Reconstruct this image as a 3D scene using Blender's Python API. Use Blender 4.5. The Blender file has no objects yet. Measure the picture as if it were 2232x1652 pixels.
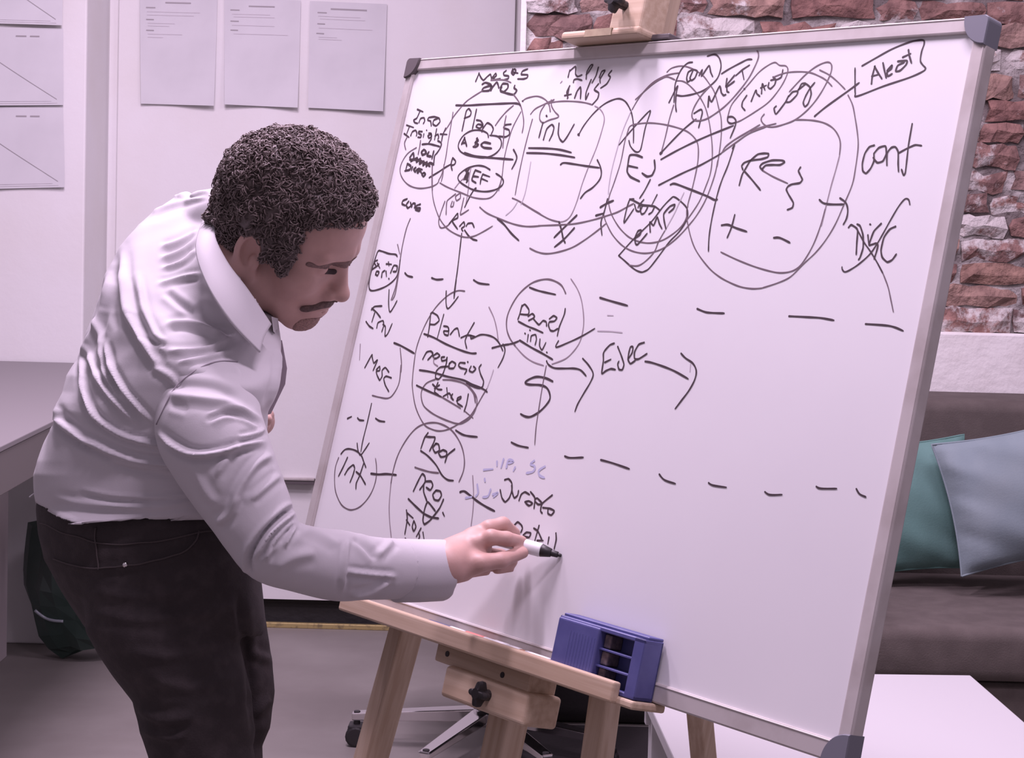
import bpy, bmesh, math, random
import numpy as np
from mathutils import Vector, Matrix
import openvdb

random.seed(7)
np.random.seed(7)
SC = bpy.context.scene
COL = SC.collection
FW, FH, FOC, PPX, PPY = 2232, 1652, 4000.0, 1116.0, 650.0

# ------------------------------------------------------------------ camera
TH, RHO = math.radians(3.15), 0.026
CAM = np.array([0.0, 0.0, 1.35])
_f = np.array([0, math.cos(TH), -math.sin(TH)])
_u0 = np.array([0, math.sin(TH), math.cos(TH)])
_r0 = np.array([1.0, 0, 0])
CR = math.cos(RHO) * _r0 + math.sin(RHO) * _u0
CU = -math.sin(RHO) * _r0 + math.cos(RHO) * _u0
CF = _f
cd = bpy.data.cameras.new('camera')
cd.sensor_fit = 'HORIZONTAL'
cd.sensor_width = 36.0
cd.lens = FOC / FW * 36.0
cd.shift_x = 0.0
cd.shift_y = -(FH / 2 - PPY) / FW
cd.clip_start = 0.05
cam = bpy.data.objects.new('camera', cd)
COL.objects.link(cam)
M = Matrix(((CR[0], CU[0], -CF[0], CAM[0]), (CR[1], CU[1], -CF[1], CAM[1]), (CR[2], CU[2], -CF[2], CAM[2]), (0, 0, 0, 1)))
cam.matrix_world = M
SC.camera = cam

# ------------------------------------------------------------------ light and exposure
SC.view_settings.view_transform = 'Standard'
SC.view_settings.look = 'None'
SC.view_settings.gamma = 1.0
SC.view_settings.use_curve_mapping = False
SC.view_settings.exposure = 0.0
W = bpy.data.worlds.new('room_world')
SC.world = W
W.use_nodes = True
W.node_tree.nodes['Background'].inputs[0].default_value = (0.90, 0.72, 0.92, 1)
W.node_tree.nodes['Background'].inputs[1].default_value = 0.34
TINT = (1.0, 0.785, 1.03)


def area(name, loc, target, sx, sy, power, col=TINT):
    l = bpy.data.lights.new(name, 'AREA')
    l.shape = 'RECTANGLE'
    l.size, l.size_y, l.energy, l.color = sx, sy, power, col
    o = bpy.data.objects.new(name, l)
    COL.objects.link(o)
    o.location = loc
    d = Vector(target) - Vector(loc)
    o.rotation_euler = d.to_track_quat('-Z', 'Y').to_euler()
    return o


area('ceiling_lamp', (-0.45, 2.85, 3.0), (-0.40, 2.8, 0), 0.6, 0.16, 52)
area('ceiling_lamp', (0.35, 1.6, 3.0), (0.35, 1.7, 0), 0.7, 0.20, 33)
area('ceiling_lamp', (1.25, 3.4, 3.0), (1.25, 3.4, 0), 0.9, 0.5, 32)
area('ceiling_lamp', (-0.85, 3.85, 3.0), (-0.8, 3.8, 0), 0.9, 0.4, 44)

# ------------------------------------------------------------------ projection helpers


def ray(px, py):
    return CR * ((px - PPX) / FOC) + CU * ((PPY - py) / FOC) + CF


def P(px, py, y):
    """world point seen at pixel (px,py) at world depth y"""
    d = ray(px, py)
    return CAM + d * (y / d[1])


def proj(pts):
    d = np.asarray(pts) - CAM
    z = d @ CF
    return np.stack([PPX + FOC * (d @ CR) / z, PPY - FOC * (d @ CU) / z], 1)


def onz(px, py, z):
    d = ray(px, py)
    return CAM + d * ((z - CAM[2]) / d[2])


# ------------------------------------------------------------------ objects
ORIGIN = {}


def root_of(o):
    while o.parent is not None:
        o = o.parent
    return o


def finish(o, label=None, cat=None, group=None, kind=None):
    if label: o['label'] = label
    if cat: o['category'] = cat
    if group: o['group'] = group
    if kind: o['kind'] = kind
    return o


def raw_mesh(name, V, F, mat=None, smooth=False):
    me = bpy.data.meshes.new(name)
    V = np.asarray(V, dtype=np.float64)
    me.from_pydata([tuple(v) for v in V], [], [tuple(int(i) for i in f) for f in F])
    if mat is not None:
        me.materials.append(mat)
    if smooth:
        me.polygons.foreach_set('use_smooth', [True] * len(me.polygons))
    me.update()
    return me


def fast_mesh(name, V, Q, mat=None, smooth=True):
    """large meshes: V (n,3), Q (m,k) faces all with k corners"""
    me = bpy.data.meshes.new(name)
    V = np.asarray(V, dtype=np.float32)
    Q = np.asarray(Q, dtype=np.int32)
    me.vertices.add(len(V))
    me.vertices.foreach_set('co', V.ravel())
    k = Q.shape[1]
    me.loops.add(Q.size)
    me.loops.foreach_set('vertex_index', Q.ravel())
    me.polygons.add(len(Q))
    me.polygons.foreach_set('loop_start', np.arange(0, Q.size, k, dtype=np.int32))
    me.polygons.foreach_set('loop_total', np.full(len(Q), k, dtype=np.int32))
    me.polygons.foreach_set('use_smooth', np.full(len(Q), smooth, dtype=bool))
    if mat is not None:
        me.materials.append(mat)
    me.update(calc_edges=True)
    me.validate()
    return me


def obj(name, V, F, mat, parent=None, smooth=False, base=None):
    """ONE mesh object from world-space vertices. A child is stored relative to its root's origin."""
    V = np.asarray(V, dtype=np.float64)
    if parent is None:
        if base is None:
            lo, hi = V.min(0), V.max(0)
            base = np.array([(lo[0] + hi[0]) / 2, (lo[1] + hi[1]) / 2, lo[2]])
        og = np.asarray(base, dtype=np.float64)
    else:
        og = ORIGIN[root_of(parent).name]
    if isinstance(F, np.ndarray):
        me = fast_mesh(name, V - og, F, mat, smooth)
    else:
        me = raw_mesh(name, V - og, F, mat, smooth)
    o = bpy.data.objects.new(name, me)
    COL.objects.link(o)
    if parent is None:
        o.location = og
        ORIGIN[o.name] = og
    else:
        o.parent = parent
    return o


def empty(name, base):
    o = bpy.data.objects.new(name, None)
    o.empty_display_size = 0.1
    COL.objects.link(o)
    o.location = tuple(base)
    ORIGIN[o.name] = np.asarray(base, dtype=np.float64)
    return o


class MB:
    """collects shapes into one mesh"""
    def __init__(self): self.V, self.F = [], []

    def add(self, V, F):
        k = len(self.V)
        self.V += [tuple(v) for v in V]
        self.F += [tuple(i + k for i in f) for f in F]
        return self

    def build(self, name, mat, parent=None, smooth=False, base=None):
        return obj(name, np.array(self.V), self.F, mat, parent, smooth, base)


def bm_out(bm):
    bm.verts.ensure_lookup_table()
    V = np.array([v.co[:] for v in bm.verts])
    F = [tuple(v.index for v in f.verts) for f in bm.faces]
    bm.free()
    return V, F


def hexa(c8, bevel=0.0, seg=2):
    """box from 8 corners: 0-3 bottom loop, 4-7 top loop"""
    bm = bmesh.new()
    vs = [bm.verts.new(tuple(c)) for c in c8]
    for f in ((0, 3, 2, 1), (4, 5, 6, 7), (0, 1, 5, 4), (1, 2, 6, 5), (2, 3, 7, 6), (3, 0, 4, 7)):
        bm.faces.new([vs[i] for i in f])
    bmesh.ops.recalc_face_normals(bm, faces=bm.faces)
    if bevel > 0:
        bmesh.ops.bevel(bm, geom=list(bm.edges), offset=bevel, segments=seg, profile=0.5, affect='EDGES')
    bm.verts.index_update()
    return bm_out(bm)


def obox(c, ax, hs, bevel=0.0, seg=2):
    """oriented box: centre, three unit axes, half sizes"""
    c = np.asarray(c, float)
    x, y, z = [np.asarray(a, float) * h for a, h in zip(ax, hs)]
    return hexa([c - x - y - z, c + x - y - z, c + x + y - z, c - x + y - z, c - x - y + z, c + x - y + z, c + x + y + z, c - x + y + z], bevel, seg)


XYZ = (np.array([1.0, 0, 0]), np.array([0, 1.0, 0]), np.array([0, 0, 1.0]))


def box(x0, x1, y0, y1, z0, z1, bevel=0.0, seg=2):
    return obox(((x0 + x1) / 2, (y0 + y1) / 2, (z0 + z1) / 2), XYZ, (abs(x1 - x0) / 2, abs(y1 - y0) / 2, abs(z1 - z0) / 2), bevel, seg)


def unit(v):
    v = np.asarray(v, float)
    return v / (np.linalg.norm(v) + 1e-12)


def tube(path, rad, seg=10, cap=True):
    path = np.asarray(path, float)
    n = len(path)
    rad = np.full(n, rad) if np.isscalar(rad) else np.asarray(rad, float)
    V, F = [], []
    t0 = unit(path[1] - path[0])
    ref = np.array([0, 0, 1.0]) if abs(t0[2]) < 0.9 else np.array([1.0, 0, 0])
    a = unit(np.cross(t0, ref))
    for i in range(n):
        t = unit(path[min(i + 1, n - 1)] - path[max(i - 1, 0)])
        a = unit(a - t * (a @ t))
        b = np.cross(t, a)
        for k in range(seg):
            w = 2 * math.pi * k / seg
            V.append(path[i] + rad[i] * (math.cos(w) * a + math.sin(w) * b))
    for i in range(n - 1):
        for k in range(seg):
            k2 = (k + 1) % seg
            F.append((i * seg + k, i * seg + k2, (i + 1) * seg + k2, (i + 1) * seg + k))
    if cap:
        F.append(tuple(range(seg))[::-1])
        F.append(tuple((n - 1) * seg + k for k in range(seg)))
    return V, F


def catmull(pts, n, closed=False, ten=1.0):
    """resample rows of pts with a Catmull-Rom spline, n samples per span"""
    p = np.asarray(pts, float)
    m = len(p)
    out = []
    for i in range(m - 1):
        p0, p1, p2, p3 = p[max(i - 1, 0)], p[i], p[i + 1], p[min(i + 2, m - 1)]
        for k in range(n):
            t = k / n
            m1, m2 = ten * (p2 - p0) / 2, ten * (p3 - p1) / 2
            out.append((2 * t ** 3 - 3 * t * t + 1) * p1 + (t ** 3 - 2 * t * t + t) * m1 + (3 * t * t - 2 * t ** 3) * p2 + (t ** 3 - t * t) * m2)
    out.append(p[-1])
    return np.array(out)


def bez_grid(rows):
    """rows (m,n,3) of points -> verts, quads"""
    rows = np.asarray(rows, float)
    m, n = rows.shape[:2]
    F = [(i * n + j, i * n + j + 1, (i + 1) * n + j + 1, (i + 1) * n + j) for i in range(m - 1) for j in range(n - 1)]
    return rows.reshape(-1, 3), F


# ------------------------------------------------------------------ materials


def mat(name, col, rough=0.6, metal=0.0, spec=0.5, noise=None, bump=None, sheen=0.0, alpha=1.0):
    """noise=(scale, colour2, low, high[, stretch xyz]); bump=(scale, strength, distance)"""
    m = bpy.data.materials.new(name)
    m.use_nodes = True
    nt = m.node_tree
    b = nt.nodes['Principled BSDF']
    b.inputs['Base Color'].default_value = (*col, 1)
    b.inputs['Roughness'].default_value = rough
    b.inputs['Metallic'].default_value = metal
    b.inputs['Specular IOR Level'].default_value = spec
    if sheen:
        b.inputs['Sheen Weight'].default_value = sheen
    if alpha < 1:
        b.inputs['Alpha'].default_value = alpha
    if noise or bump:
        tc = nt.nodes.new('ShaderNodeTexCoord')
    if noise:
        mp = nt.nodes.new('ShaderNodeMapping')
        if len(noise) > 4: mp.inputs['Scale'].default_value = noise[4]
        nt.links.new(tc.outputs['Object'], mp.inputs['Vector'])
        nz = nt.nodes.new('ShaderNodeTexNoise')
        nz.inputs['Scale'].default_value = noise[0]
        nz.inputs['Detail'].default_value = 6
        nt.links.new(mp.outputs['Vector'], nz.inputs['Vector'])
        rp = nt.nodes.new('ShaderNodeValToRGB')
        rp.color_ramp.elements[0].position = noise[2]
        rp.color_ramp.elements[1].position = noise[3]
        rp.color_ramp.elements[0].color = (*col, 1)
        rp.color_ramp.elements[1].color = (*noise[1], 1)
        nt.links.new(nz.outputs['Fac'], rp.inputs['Fac'])
        nt.links.new(rp.outputs['Color'], b.inputs['Base Color'])
    if bump:
        nb = nt.nodes.new('ShaderNodeTexNoise')
        nb.inputs['Scale'].default_value = bump[0]
        nb.inputs['Detail'].default_value = 4
        nt.links.new(tc.outputs['Object'], nb.inputs['Vector'])
        bp = nt.nodes.new('ShaderNodeBump')
        bp.inputs['Strength'].default_value = bump[1]
        bp.inputs['Distance'].default_value = bump[2]
        nt.links.new(nb.outputs['Fac'], bp.inputs['Height'])
        nt.links.new(bp.outputs['Normal'], b.inputs['Normal'])
    return m


def wood(name, c1, c2, axis):
    """pine with grain running along a world axis vector"""
    m = mat(name, c1, 0.55, spec=0.3)
    nt = m.node_tree
    b = nt.nodes['Principled BSDF']
    tc = nt.nodes.new('ShaderNodeTexCoord')
    mp = nt.nodes.new('ShaderNodeMapping')
    q = Vector(axis).to_track_quat('Z', 'Y').inverted().to_euler()
    mp.inputs['Rotation'].default_value = q
    mp2 = nt.nodes.new('ShaderNodeMapping')
    mp2.inputs['Scale'].default_value = (1, 1, 0.035)
    nz = nt.nodes.new('ShaderNodeTexNoise')
    nz.inputs['Scale'].default_value = 95
    nz.inputs['Detail'].default_value = 3
    rp = nt.nodes.new('ShaderNodeValToRGB')
    rp.color_ramp.elements[0].position = 0.38
    rp.color_ramp.elements[1].position = 0.66
    rp.color_ramp.elements[0].color = (*c1, 1)
    rp.color_ramp.elements[1].color = (*c2, 1)
    nt.links.new(tc.outputs['Object'], mp.inputs['Vector'])
    nt.links.new(mp.outputs['Vector'], mp2.inputs['Vector'])
    nt.links.new(mp2.outputs['Vector'], nz.inputs['Vector'])
    nt.links.new(nz.outputs['Fac'], rp.inputs['Fac'])
    nt.links.new(rp.outputs['Color'], b.inputs['Base Color'])
    return m


M_WALL = mat('white_wall_paint', (0.755, 0.75, 0.75), 0.75, noise=(3.0, (0.715, 0.70, 0.675), 0.45, 0.75), bump=(60, 0.12, 0.004))
M_PLASTER = mat('white_plaster', (0.80, 0.79, 0.77), 0.85, noise=(5.0, (0.70, 0.68, 0.65), 0.45, 0.75), bump=(35, 0.35, 0.01))
M_FLOOR = mat('concrete_floor', (0.185, 0.168, 0.155), 0.6, noise=(2.2, (0.275, 0.258, 0.24), 0.35, 0.72), bump=(120, 0.08, 0.002))
M_MORTAR = mat('old_mortar', (0.17, 0.145, 0.14), 0.95, noise=(9, (0.55, 0.52, 0.50), 0.46, 0.68), bump=(45, 0.9, 0.02))
M_BLACK = mat('black_plastic', (0.018, 0.016, 0.017), 0.5)
M_DARK = mat('dark_recess', (0.02, 0.018, 0.018), 0.8, bump=(30, 0.5, 0.01))
M_BRASS = mat('worn_brass', (0.55, 0.44, 0.20), 0.45, metal=0.6, noise=(60, (0.30, 0.24, 0.13), 0.5, 0.7))
M_ALU = mat('aluminium', (0.52, 0.49, 0.475), 0.5, metal=0.2, noise=(16, (0.40, 0.365, 0.345), 0.45, 0.75), bump=(200, 0.03, 0.001))
M_CHROME = mat('chrome', (0.72, 0.70, 0.70), 0.12, metal=1.0)
M_CAPGREY = mat('grey_corner_plastic', (0.15, 0.155, 0.185), 0.5)
M_CAPDARK = mat('dark_corner_plastic', (0.10, 0.085, 0.09), 0.5)
M_BOARD = mat('whiteboard_enamel', (0.735, 0.735, 0.745), 0.30, spec=0.35, noise=(2.6, (0.70, 0.70, 0.715), 0.40, 0.70))
M_INK = mat('black_marker_ink', (0.050, 0.033, 0.040), 0.6)
M_INK2 = mat('dry_black_ink', (0.145, 0.108, 0.125), 0.6)
M_INK3 = mat('faint_black_ink', (0.27, 0.22, 0.25), 0.6)
M_INK4 = mat('smudged_ink', (0.46, 0.42, 0.46), 0.6)
M_INKB = mat('faded_blue_ink', (0.46, 0.475, 0.64), 0.6)
M_PAPER = mat('white_paper', (0.625, 0.625, 0.64), 0.7, noise=(7, (0.575, 0.575, 0.59), 0.4, 0.7))
M_PRINT = mat('grey_print', (0.34, 0.32, 0.33), 0.7)
M_PRINT2 = mat('pale_print', (0.55, 0.53, 0.55), 0.7)
M_BLUE = mat('blue_plastic', (0.074, 0.078, 0.225), 0.45, noise=(25, (0.10, 0.105, 0.27), 0.45, 0.7))
M_SOFA = mat('grey_sofa_fabric', (0.088, 0.073, 0.066), 0.95, noise=(18, (0.112, 0.094, 0.085), 0.4, 0.7), bump=(260, 0.25, 0.003))
M_TEAL = mat('teal_cushion_fabric', (0.105, 0.215, 0.19), 0.9, noise=(9, (0.13, 0.25, 0.225), 0.4, 0.7), bump=(220, 0.2, 0.002))
M_PALE = mat('pale_blue_cushion_fabric', (0.195, 0.25, 0.27), 0.85, noise=(9, (0.23, 0.285, 0.30), 0.4, 0.7), bump=(220, 0.2, 0.002))
M_TABLE = mat('white_laminate', (0.52, 0.52, 0.525), 0.45)
M_DESKTOP = mat('grey_laminate', (0.20, 0.185, 0.19), 0.5)
M_DESKEDGE = mat('taupe_edge', (0.145, 0.13, 0.125), 0.6)
M_DESKLEG = mat('pale_desk_leg', (0.52, 0.47, 0.48), 0.6)
M_BAG = mat('dark_green_plastic', (0.026, 0.050, 0.040), 0.36, spec=0.6, noise=(6, (0.050, 0.076, 0.064), 0.4, 0.7))
M_BLACKF = mat('black_fabric', (0.015, 0.012, 0.013), 0.9, bump=(150, 0.3, 0.003))
# ------------------------------------------------------------------ the room
YW, YL, YB = 5.64, 5.34, 4.95           # back wall, left wall section, brick wall depths
XC = -1.249                              # the corner where the left section ends
fl = MB().add(*box(-4.5, 4.5, -1.5, 7.0, -0.06, 0.0)).build('floor', M_FLOOR)
finish(fl, 'grey-brown concrete floor', kind='structure')
jo = MB()
for (x0, y0, x1, y1) in ((0.55, 3.86, 2.6, 3.80), (0.55, 4.44, 2.6, 4.40)):
    d = unit(np.array([x1 - x0, y1 - y0, 0]))
    nrm = np.array([-d[1], d[0], 0]) * 0.004
    a, b = np.array([x0, y0, 0.0006]), np.array([x1, y1, 0.0006])
    jo.add([a - nrm, b - nrm, b + nrm, a + nrm], [(0, 1, 2, 3)])
jo.build('floor_joint', M_DARK, fl)

wl = MB().add(*box(-4.5, XC, YL, YW + 0.25, 0.0, 3.1, 0.006)).build('wall_left', M_WALL)
finish(wl, 'white painted wall section at the left', kind='structure')
wb = MB().add(*box(XC - 0.05, 0.35, YW, YW + 0.25, 0.085, 3.1)).build('wall_back', M_WALL)
finish(wb, 'white painted back wall behind the man', kind='structure')
# recessed black skirting with a brass strip on the floor in front of it
bb = MB().add(*box(XC, 0.35, YW + 0.03, YW + 0.2, 0.0, 0.085)).build('baseboard_back', M_DARK)
finish(bb, 'black recessed baseboard under the white back wall', kind='structure')
MB().add(*box(XC, 0.35, YW - 0.005, YW + 0.03, 0.0, 0.010)).build('recess_sill', M_DARK, bb)
MB().add(*box(XC, 0.35, YW - 0.022, YW - 0.006, 0.0, 0.016, 0.002)).build('brass_strip', M_BRASS, bb)['label'] = 'worn brass strip'
# large white panel on the back wall with its tray rail
zr = CAM[2] - (1052 - 421) * YW / FOC
pn = MB().add(*box(XC + 0.03, -0.012, YW - 0.018, YW, zr + 0.005, 2.6, 0.003)).build('trim_1', M_WALL)
finish(pn, 'big white panel covering the back wall', kind='structure')
MB().add(*box(-0.690, -0.594, YW - 0.035, YW, zr - 0.010, zr + 0.003, 0.001)).build('tray_rail', M_CAPDARK, pn)
MB().add(*box(-0.690, -0.594, YW - 0.038, YW - 0.014, zr + 0.003, zr + 0.010, 0.001)).build('rail_lip', M_ALU, pn)

# brick wall: mortar slab, white plaster dado, each brick a piece of its own
XB = 0.008
ZD = CAM[2] - (718 - 450) * YB / FOC
wr = MB().add(*box(XB, 2.7, YB, YB + 0.3, 0.0, 3.1)).build('wall_right', M_MORTAR)
finish(wr, 'old exposed brick wall behind the whiteboard', kind='structure')
MB().add(*box(XB - 0.002, 2.7, YB - 0.035, YB, 0.0, ZD, 0.006)).build('plaster_dado', M_PLASTER, wr)['label'] = 'white plastered lower part of the brick wall'
MB().add(*box(XB - 0.004, XB + 0.012, YB - 0.012, YB + 0.02, ZD, 3.1, 0.003)).build('plaster_edge', M_PLASTER, wr)


def brick_material():
    m = bpy.data.materials.new('weathered_brick')
    m.use_nodes = True
    nt = m.node_tree
    b = nt.nodes['Principled BSDF']
    b.inputs['Roughness'].default_value = 0.92
    oi = nt.nodes.new('ShaderNodeObjectInfo')
    tc = nt.nodes.new('ShaderNodeTexCoord')
    add = nt.nodes.new('ShaderNodeVectorMath')
    add.operation = 'ADD'
    mul = nt.nodes.new('ShaderNodeMath')
    mul.operation = 'MULTIPLY'
    mul.inputs[1].default_value = 37.0
    nt.links.new(oi.outputs['Random'], mul.inputs[0])
    nt.links.new(tc.outputs['Object'], add.inputs[0])
    nt.links.new(mul.outputs[0], add.inputs[1])
    r1 = nt.nodes.new('ShaderNodeValToRGB')
    e = r1.color_ramp.elements
    e[0].position, e[0].color = 0.0, (0.225, 0.125, 0.112, 1)
    e[1].position, e[1].color = 1.0, (0.295, 0.185, 0.15, 1)
    for pos, c in ((0.25, (0.28, 0.165, 0.145, 1)), (0.5, (0.19, 0.125, 0.12, 1)), (0.75, (0.34, 0.235, 0.205, 1))):
        k = r1.color_ramp.elements.new(pos)
        k.color = c
    nt.links.new(oi.outputs['Random'], r1.inputs['Fac'])
    # darker and paler mottling inside each brick
    n1 = nt.nodes.new('ShaderNodeTexNoise')
    n1.inputs['Scale'].default_value = 26
    n1.inputs['Detail'].default_value = 6
    nt.links.new(add.outputs[0], n1.inputs['Vector'])
    r2 = nt.nodes.new('ShaderNodeValToRGB')
    r2.color_ramp.elements[0].position, r2.color_ramp.elements[0].color = 0.32, (0.55, 0.5, 0.5, 1)
    r2.color_ramp.elements[1].position, r2.color_ramp.elements[1].color = 0.68, (1.25, 1.2, 1.15, 1)
    nt.links.new(n1.outputs['Fac'], r2.inputs['Fac'])
    mx = nt.nodes.new('ShaderNodeMix')
    mx.data_type = 'RGBA'
    mx.blend_type = 'MULTIPLY'
    mx.inputs[0].default_value = 1.0
    nt.links.new(r1.outputs['Color'], mx.inputs[6])
    nt.links.new(r2.outputs['Color'], mx.inputs[7])
    # whitewash left on some bricks, in patches
    n2 = nt.nodes.new('ShaderNodeTexNoise')
    n2.inputs['Scale'].default_value = 11
    n2.inputs['Detail'].default_value = 8
    n2.inputs['Roughness'].default_value = 0.7
    nt.links.new(add.outputs[0], n2.inputs['Vector'])
    mr = nt.nodes.new('ShaderNodeMapRange')
    mr.inputs[1].default_value, mr.inputs[2].default_value = 0.0, 1.0
    mr.inputs[3].default_value, mr.inputs[4].default_value = -0.19, 0.15
    fr = nt.nodes.new('ShaderNodeMath')
    fr.operation = 'FRACT'
    m7 = nt.nodes.new('ShaderNodeMath')
    m7.operation = 'MULTIPLY'
    m7.inputs[1].default_value = 7.31
    nt.links.new(oi.outputs['Random'], m7.inputs[0])
    nt.links.new(m7.outputs[0], fr.inputs[0])
    nt.links.new(fr.outputs[0], mr.inputs[0])
    ad = nt.nodes.new('ShaderNodeMath')
    nt.links.new(n2.outputs['Fac'], ad.inputs[0])
    nt.links.new(mr.outputs[0], ad.inputs[1])
    r3 = nt.nodes.new('ShaderNodeValToRGB')
    r3.color_ramp.elements[0].position = 0.50
    r3.color_ramp.elements[1].position = 0.60
    nt.links.new(ad.outputs[0], r3.inputs['Fac'])
    mx2 = nt.nodes.new('ShaderNodeMix')
    mx2.data_type = 'RGBA'
    nt.links.new(r3.outputs['Color'], mx2.inputs[0])
    nt.links.new(mx.outputs[2], mx2.inputs[6])
    mx2.inputs[7].default_value = (0.56, 0.53, 0.51, 1)
    nt.links.new(mx2.outputs[2], b.inputs['Base Color'])
    n3 = nt.nodes.new('ShaderNodeTexNoise')
    n3.inputs['Scale'].default_value = 60
    n3.inputs['Detail'].default_value = 6
    nt.links.new(add.outputs[0], n3.inputs['Vector'])
    bp = nt.nodes.new('ShaderNodeBump')
    bp.inputs['Strength'].default_value = 0.9
    bp.inputs['Distance'].default_value = 0.012
    nt.links.new(n3.outputs['Fac'], bp.inputs['Height'])
    nt.links.new(bp.outputs['Normal'], b.inputs['Normal'])
    return m


M_BRICK = brick_material()


def brick_mesh(L, h, seed):
    rs = random.Random(seed)
    nx, nz = 5, 2
    V, F = [], []
    for j in range(nz + 1):
        for i in range(nx + 1):
            ex = min(i, nx - i) == 0
            ez = min(j, nz - j) == 0
            x = (i / nx - .5) * L + rs.uniform(-.009, .009)
            z = (j / nz - .5) * h + rs.uniform(-.006, .006)
            y = rs.uniform(-.009, .006) + (0.009 if ex or ez else 0) + (0.006 if ex and ez else 0)
            V.append((x, y, z))
    for j in range(nz):
        for i in range(nx):
            a = j * (nx + 1) + i
            F.append((a, a + 1, a + nx + 2, a + nx + 1))
    rim = [i for i in range(nx + 1)] + [(j + 1) * (nx + 1) - 1 for j in range(1, nz + 1)] + [nz * (nx + 1) + i for i in range(nx - 1, -1, -1)] + [j * (nx + 1) for j in range(nz - 1, 0, -1)]
    k = len(V)
    for i in rim:
        V.append((V[i][0], 0.05, V[i][2]))
    n = len(rim)
    for q in range(n):
        F.append((rim[(q + 1) % n], rim[q], k + q, k + (q + 1) % n))
    me = raw_mesh('brick', V, F, M_BRICK)
    return me


pool = {}
for L in (0.10, 0.13, 0.17, 0.20, 0.225):
    pool[L] = [brick_mesh(L, 0.050, int(L * 1000) * 7 + s) for s in range(4)]
og = ORIGIN['wall_right']
zrow = ZD + 0.002
rowi = 0
rb = random.Random(11)
nb = 0
while zrow < 1.98:
    ph = rb.choice((0.057, 0.060, 0.064, 0.068))
    x = XB + 0.012 - (rb.uniform(0.0, 0.1) if rowi % 2 else 0)
    first = True
    while x < 1.62:
        L = rb.choice((0.225, 0.225, 0.20, 0.20, 0.17, 0.13, 0.10))
        if first and rowi % 2:
            L = rb.choice((0.10, 0.13))
            x = XB + 0.012
        first = False
        o = bpy.data.objects.new('brick', rb.choice(pool[L]))
        COL.objects.link(o)
        o.parent = wr
        sz = (ph - rb.uniform(0.004, 0.012)) / 0.050
        c = np.array([x + L / 2, YB - 0.012 - rb.uniform(-.006, .012), zrow + ph / 2 + rb.uniform(-.003, .003)])
        o.location = c - og
        o.rotation_euler = (rb.uniform(-.03, .03), rb.uniform(-.03, .03), rb.uniform(-.04, .04))
        o.scale = (1, 1, sz)
        nb += 1
        x += L + rb.uniform(0.006, 0.016)
    zrow += ph
    rowi += 1

# ------------------------------------------------------------------ papers on the walls


def sheet(name, c4, yw, label, group, curl=0.012, prints=(), diag=None, seed=0):
    """paper hung on a wall at depth yw; c4 = pixel corners TL TR BR BL; prints = (u0,u1,v,thickness,strong)"""
    rs = random.Random(seed)
    tl, tr, br, bl = [P(x, y, yw - 0.004) for x, y in c4]
    nu, nv = 8, 12
    ph = rs.uniform(0, 6)

    def at(u, v, off=0.0):
        p = (tl * (1 - u) + tr * u) * (1 - v) + (bl * (1 - u) + br * u) * v
        w = curl * (max(0, v - 0.35) ** 2) * 1.3 + 0.005 * math.sin(ph + 4.2 * u + 3.1 * v) * v + 0.004 * abs(u - .5) * 2 * v
        return p + np.array([0, -max(w, 0.0) - 0.001 - off, 0])
    rows = [[at(i / nu, j / nv) for i in range(nu + 1)] for j in range(nv + 1)]
    V, F = bez_grid(rows)
    o = obj(name, V, F, M_PAPER, smooth=True)
    finish(o, label, 'paper', group)
    for strong in (True, False):
        for (u0, u1, v, t, s) in prints:
            if s != strong: continue
            mb = MB()
            n = 6
            for k in range(n):
                a, b = u0 + (u1 - u0) * k / n, u0 + (u1 - u0) * (k + 1.0) / n
                mb.add([at(a, v, .0008), at(b, v, .0008), at(b, v + t, .0008), at(a, v + t, .0008)], [(3, 2, 1, 0)])
            mb.build('printed_text', M_PRINT if strong else M_PRINT2, o)
    if diag:
        (u0, v0), (u1, v1), t = diag
        mb = MB()
        n = 14
        for k in range(n):
            a, b = k / n, (k + 1) / n
            ua, va, ub, vb = u0 + (u1 - u0) * a, v0 + (v1 - v0) * a, u0 + (u1 - u0) * b, v0 + (v1 - v0) * b
            mb.add([at(ua, va, .0008), at(ub, vb, .0008), at(ub, vb + t, .0008), at(ua, va + t, .0008)], [(3, 2, 1, 0)])
        mb.build('printed_line', M_PRINT, o)
    return o


YP = YW - 0.018


def text_lines(body):
    out = []
    for (y, x0, x1, t, s) in body:
        out.append((x0, x1, y, t, s))
    return out


T1 = text_lines([(.055, .33, .66, .012, True), (.105, .08, .20, .010, True), (.145, .09, .78, .006, False), (.175, .09, .70, .006, False),
                 (.215, .08, .18, .010, True), (.25, .10, .45, .006, False), (.275, .10, .38, .006, False), (.315, .08, .18, .010, True), (.35, .10, .55, .006, False), (.38, .10, .30, .006, False)])
T2 = text_lines([(.06, .32, .66, .012, True), (.10, .08, .20, .010, True), (.14, .10, .60, .006, False), (.165, .12, .66, .006, False),
                 (.205, .08, .19, .010, True), (.245, .10, .66, .006, False), (.29, .08, .18, .010, True), (.325, .12, .84, .006, False)])
T3 = text_lines([(.06, .27, .74, .014, True), (.10, .10, .22, .010, True), (.135, .11, .66, .006, False), (.16, .13, .72, .006, False),
                 (.205, .10, .20, .010, True), (.245, .12, .82, .006, False), (.295, .09, .19, .010, True), (.33, .12, .36, .006, False), (.35, .12, .42, .006, False)])
sheet('printed_sheet', [(305, -10), (474, -6), (468, 231), (308, 226)], YP, 'leftmost of three printed sheets on the white panel above the man', 'printed sheets on the panel', 0.010, T1, seed=1)
sheet('printed_sheet', [(489, -3), (656, 1), (650, 235), (491, 228)], YP, 'middle of three printed sheets on the white panel', 'printed sheets on the panel', 0.014, T2, seed=2)
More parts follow.
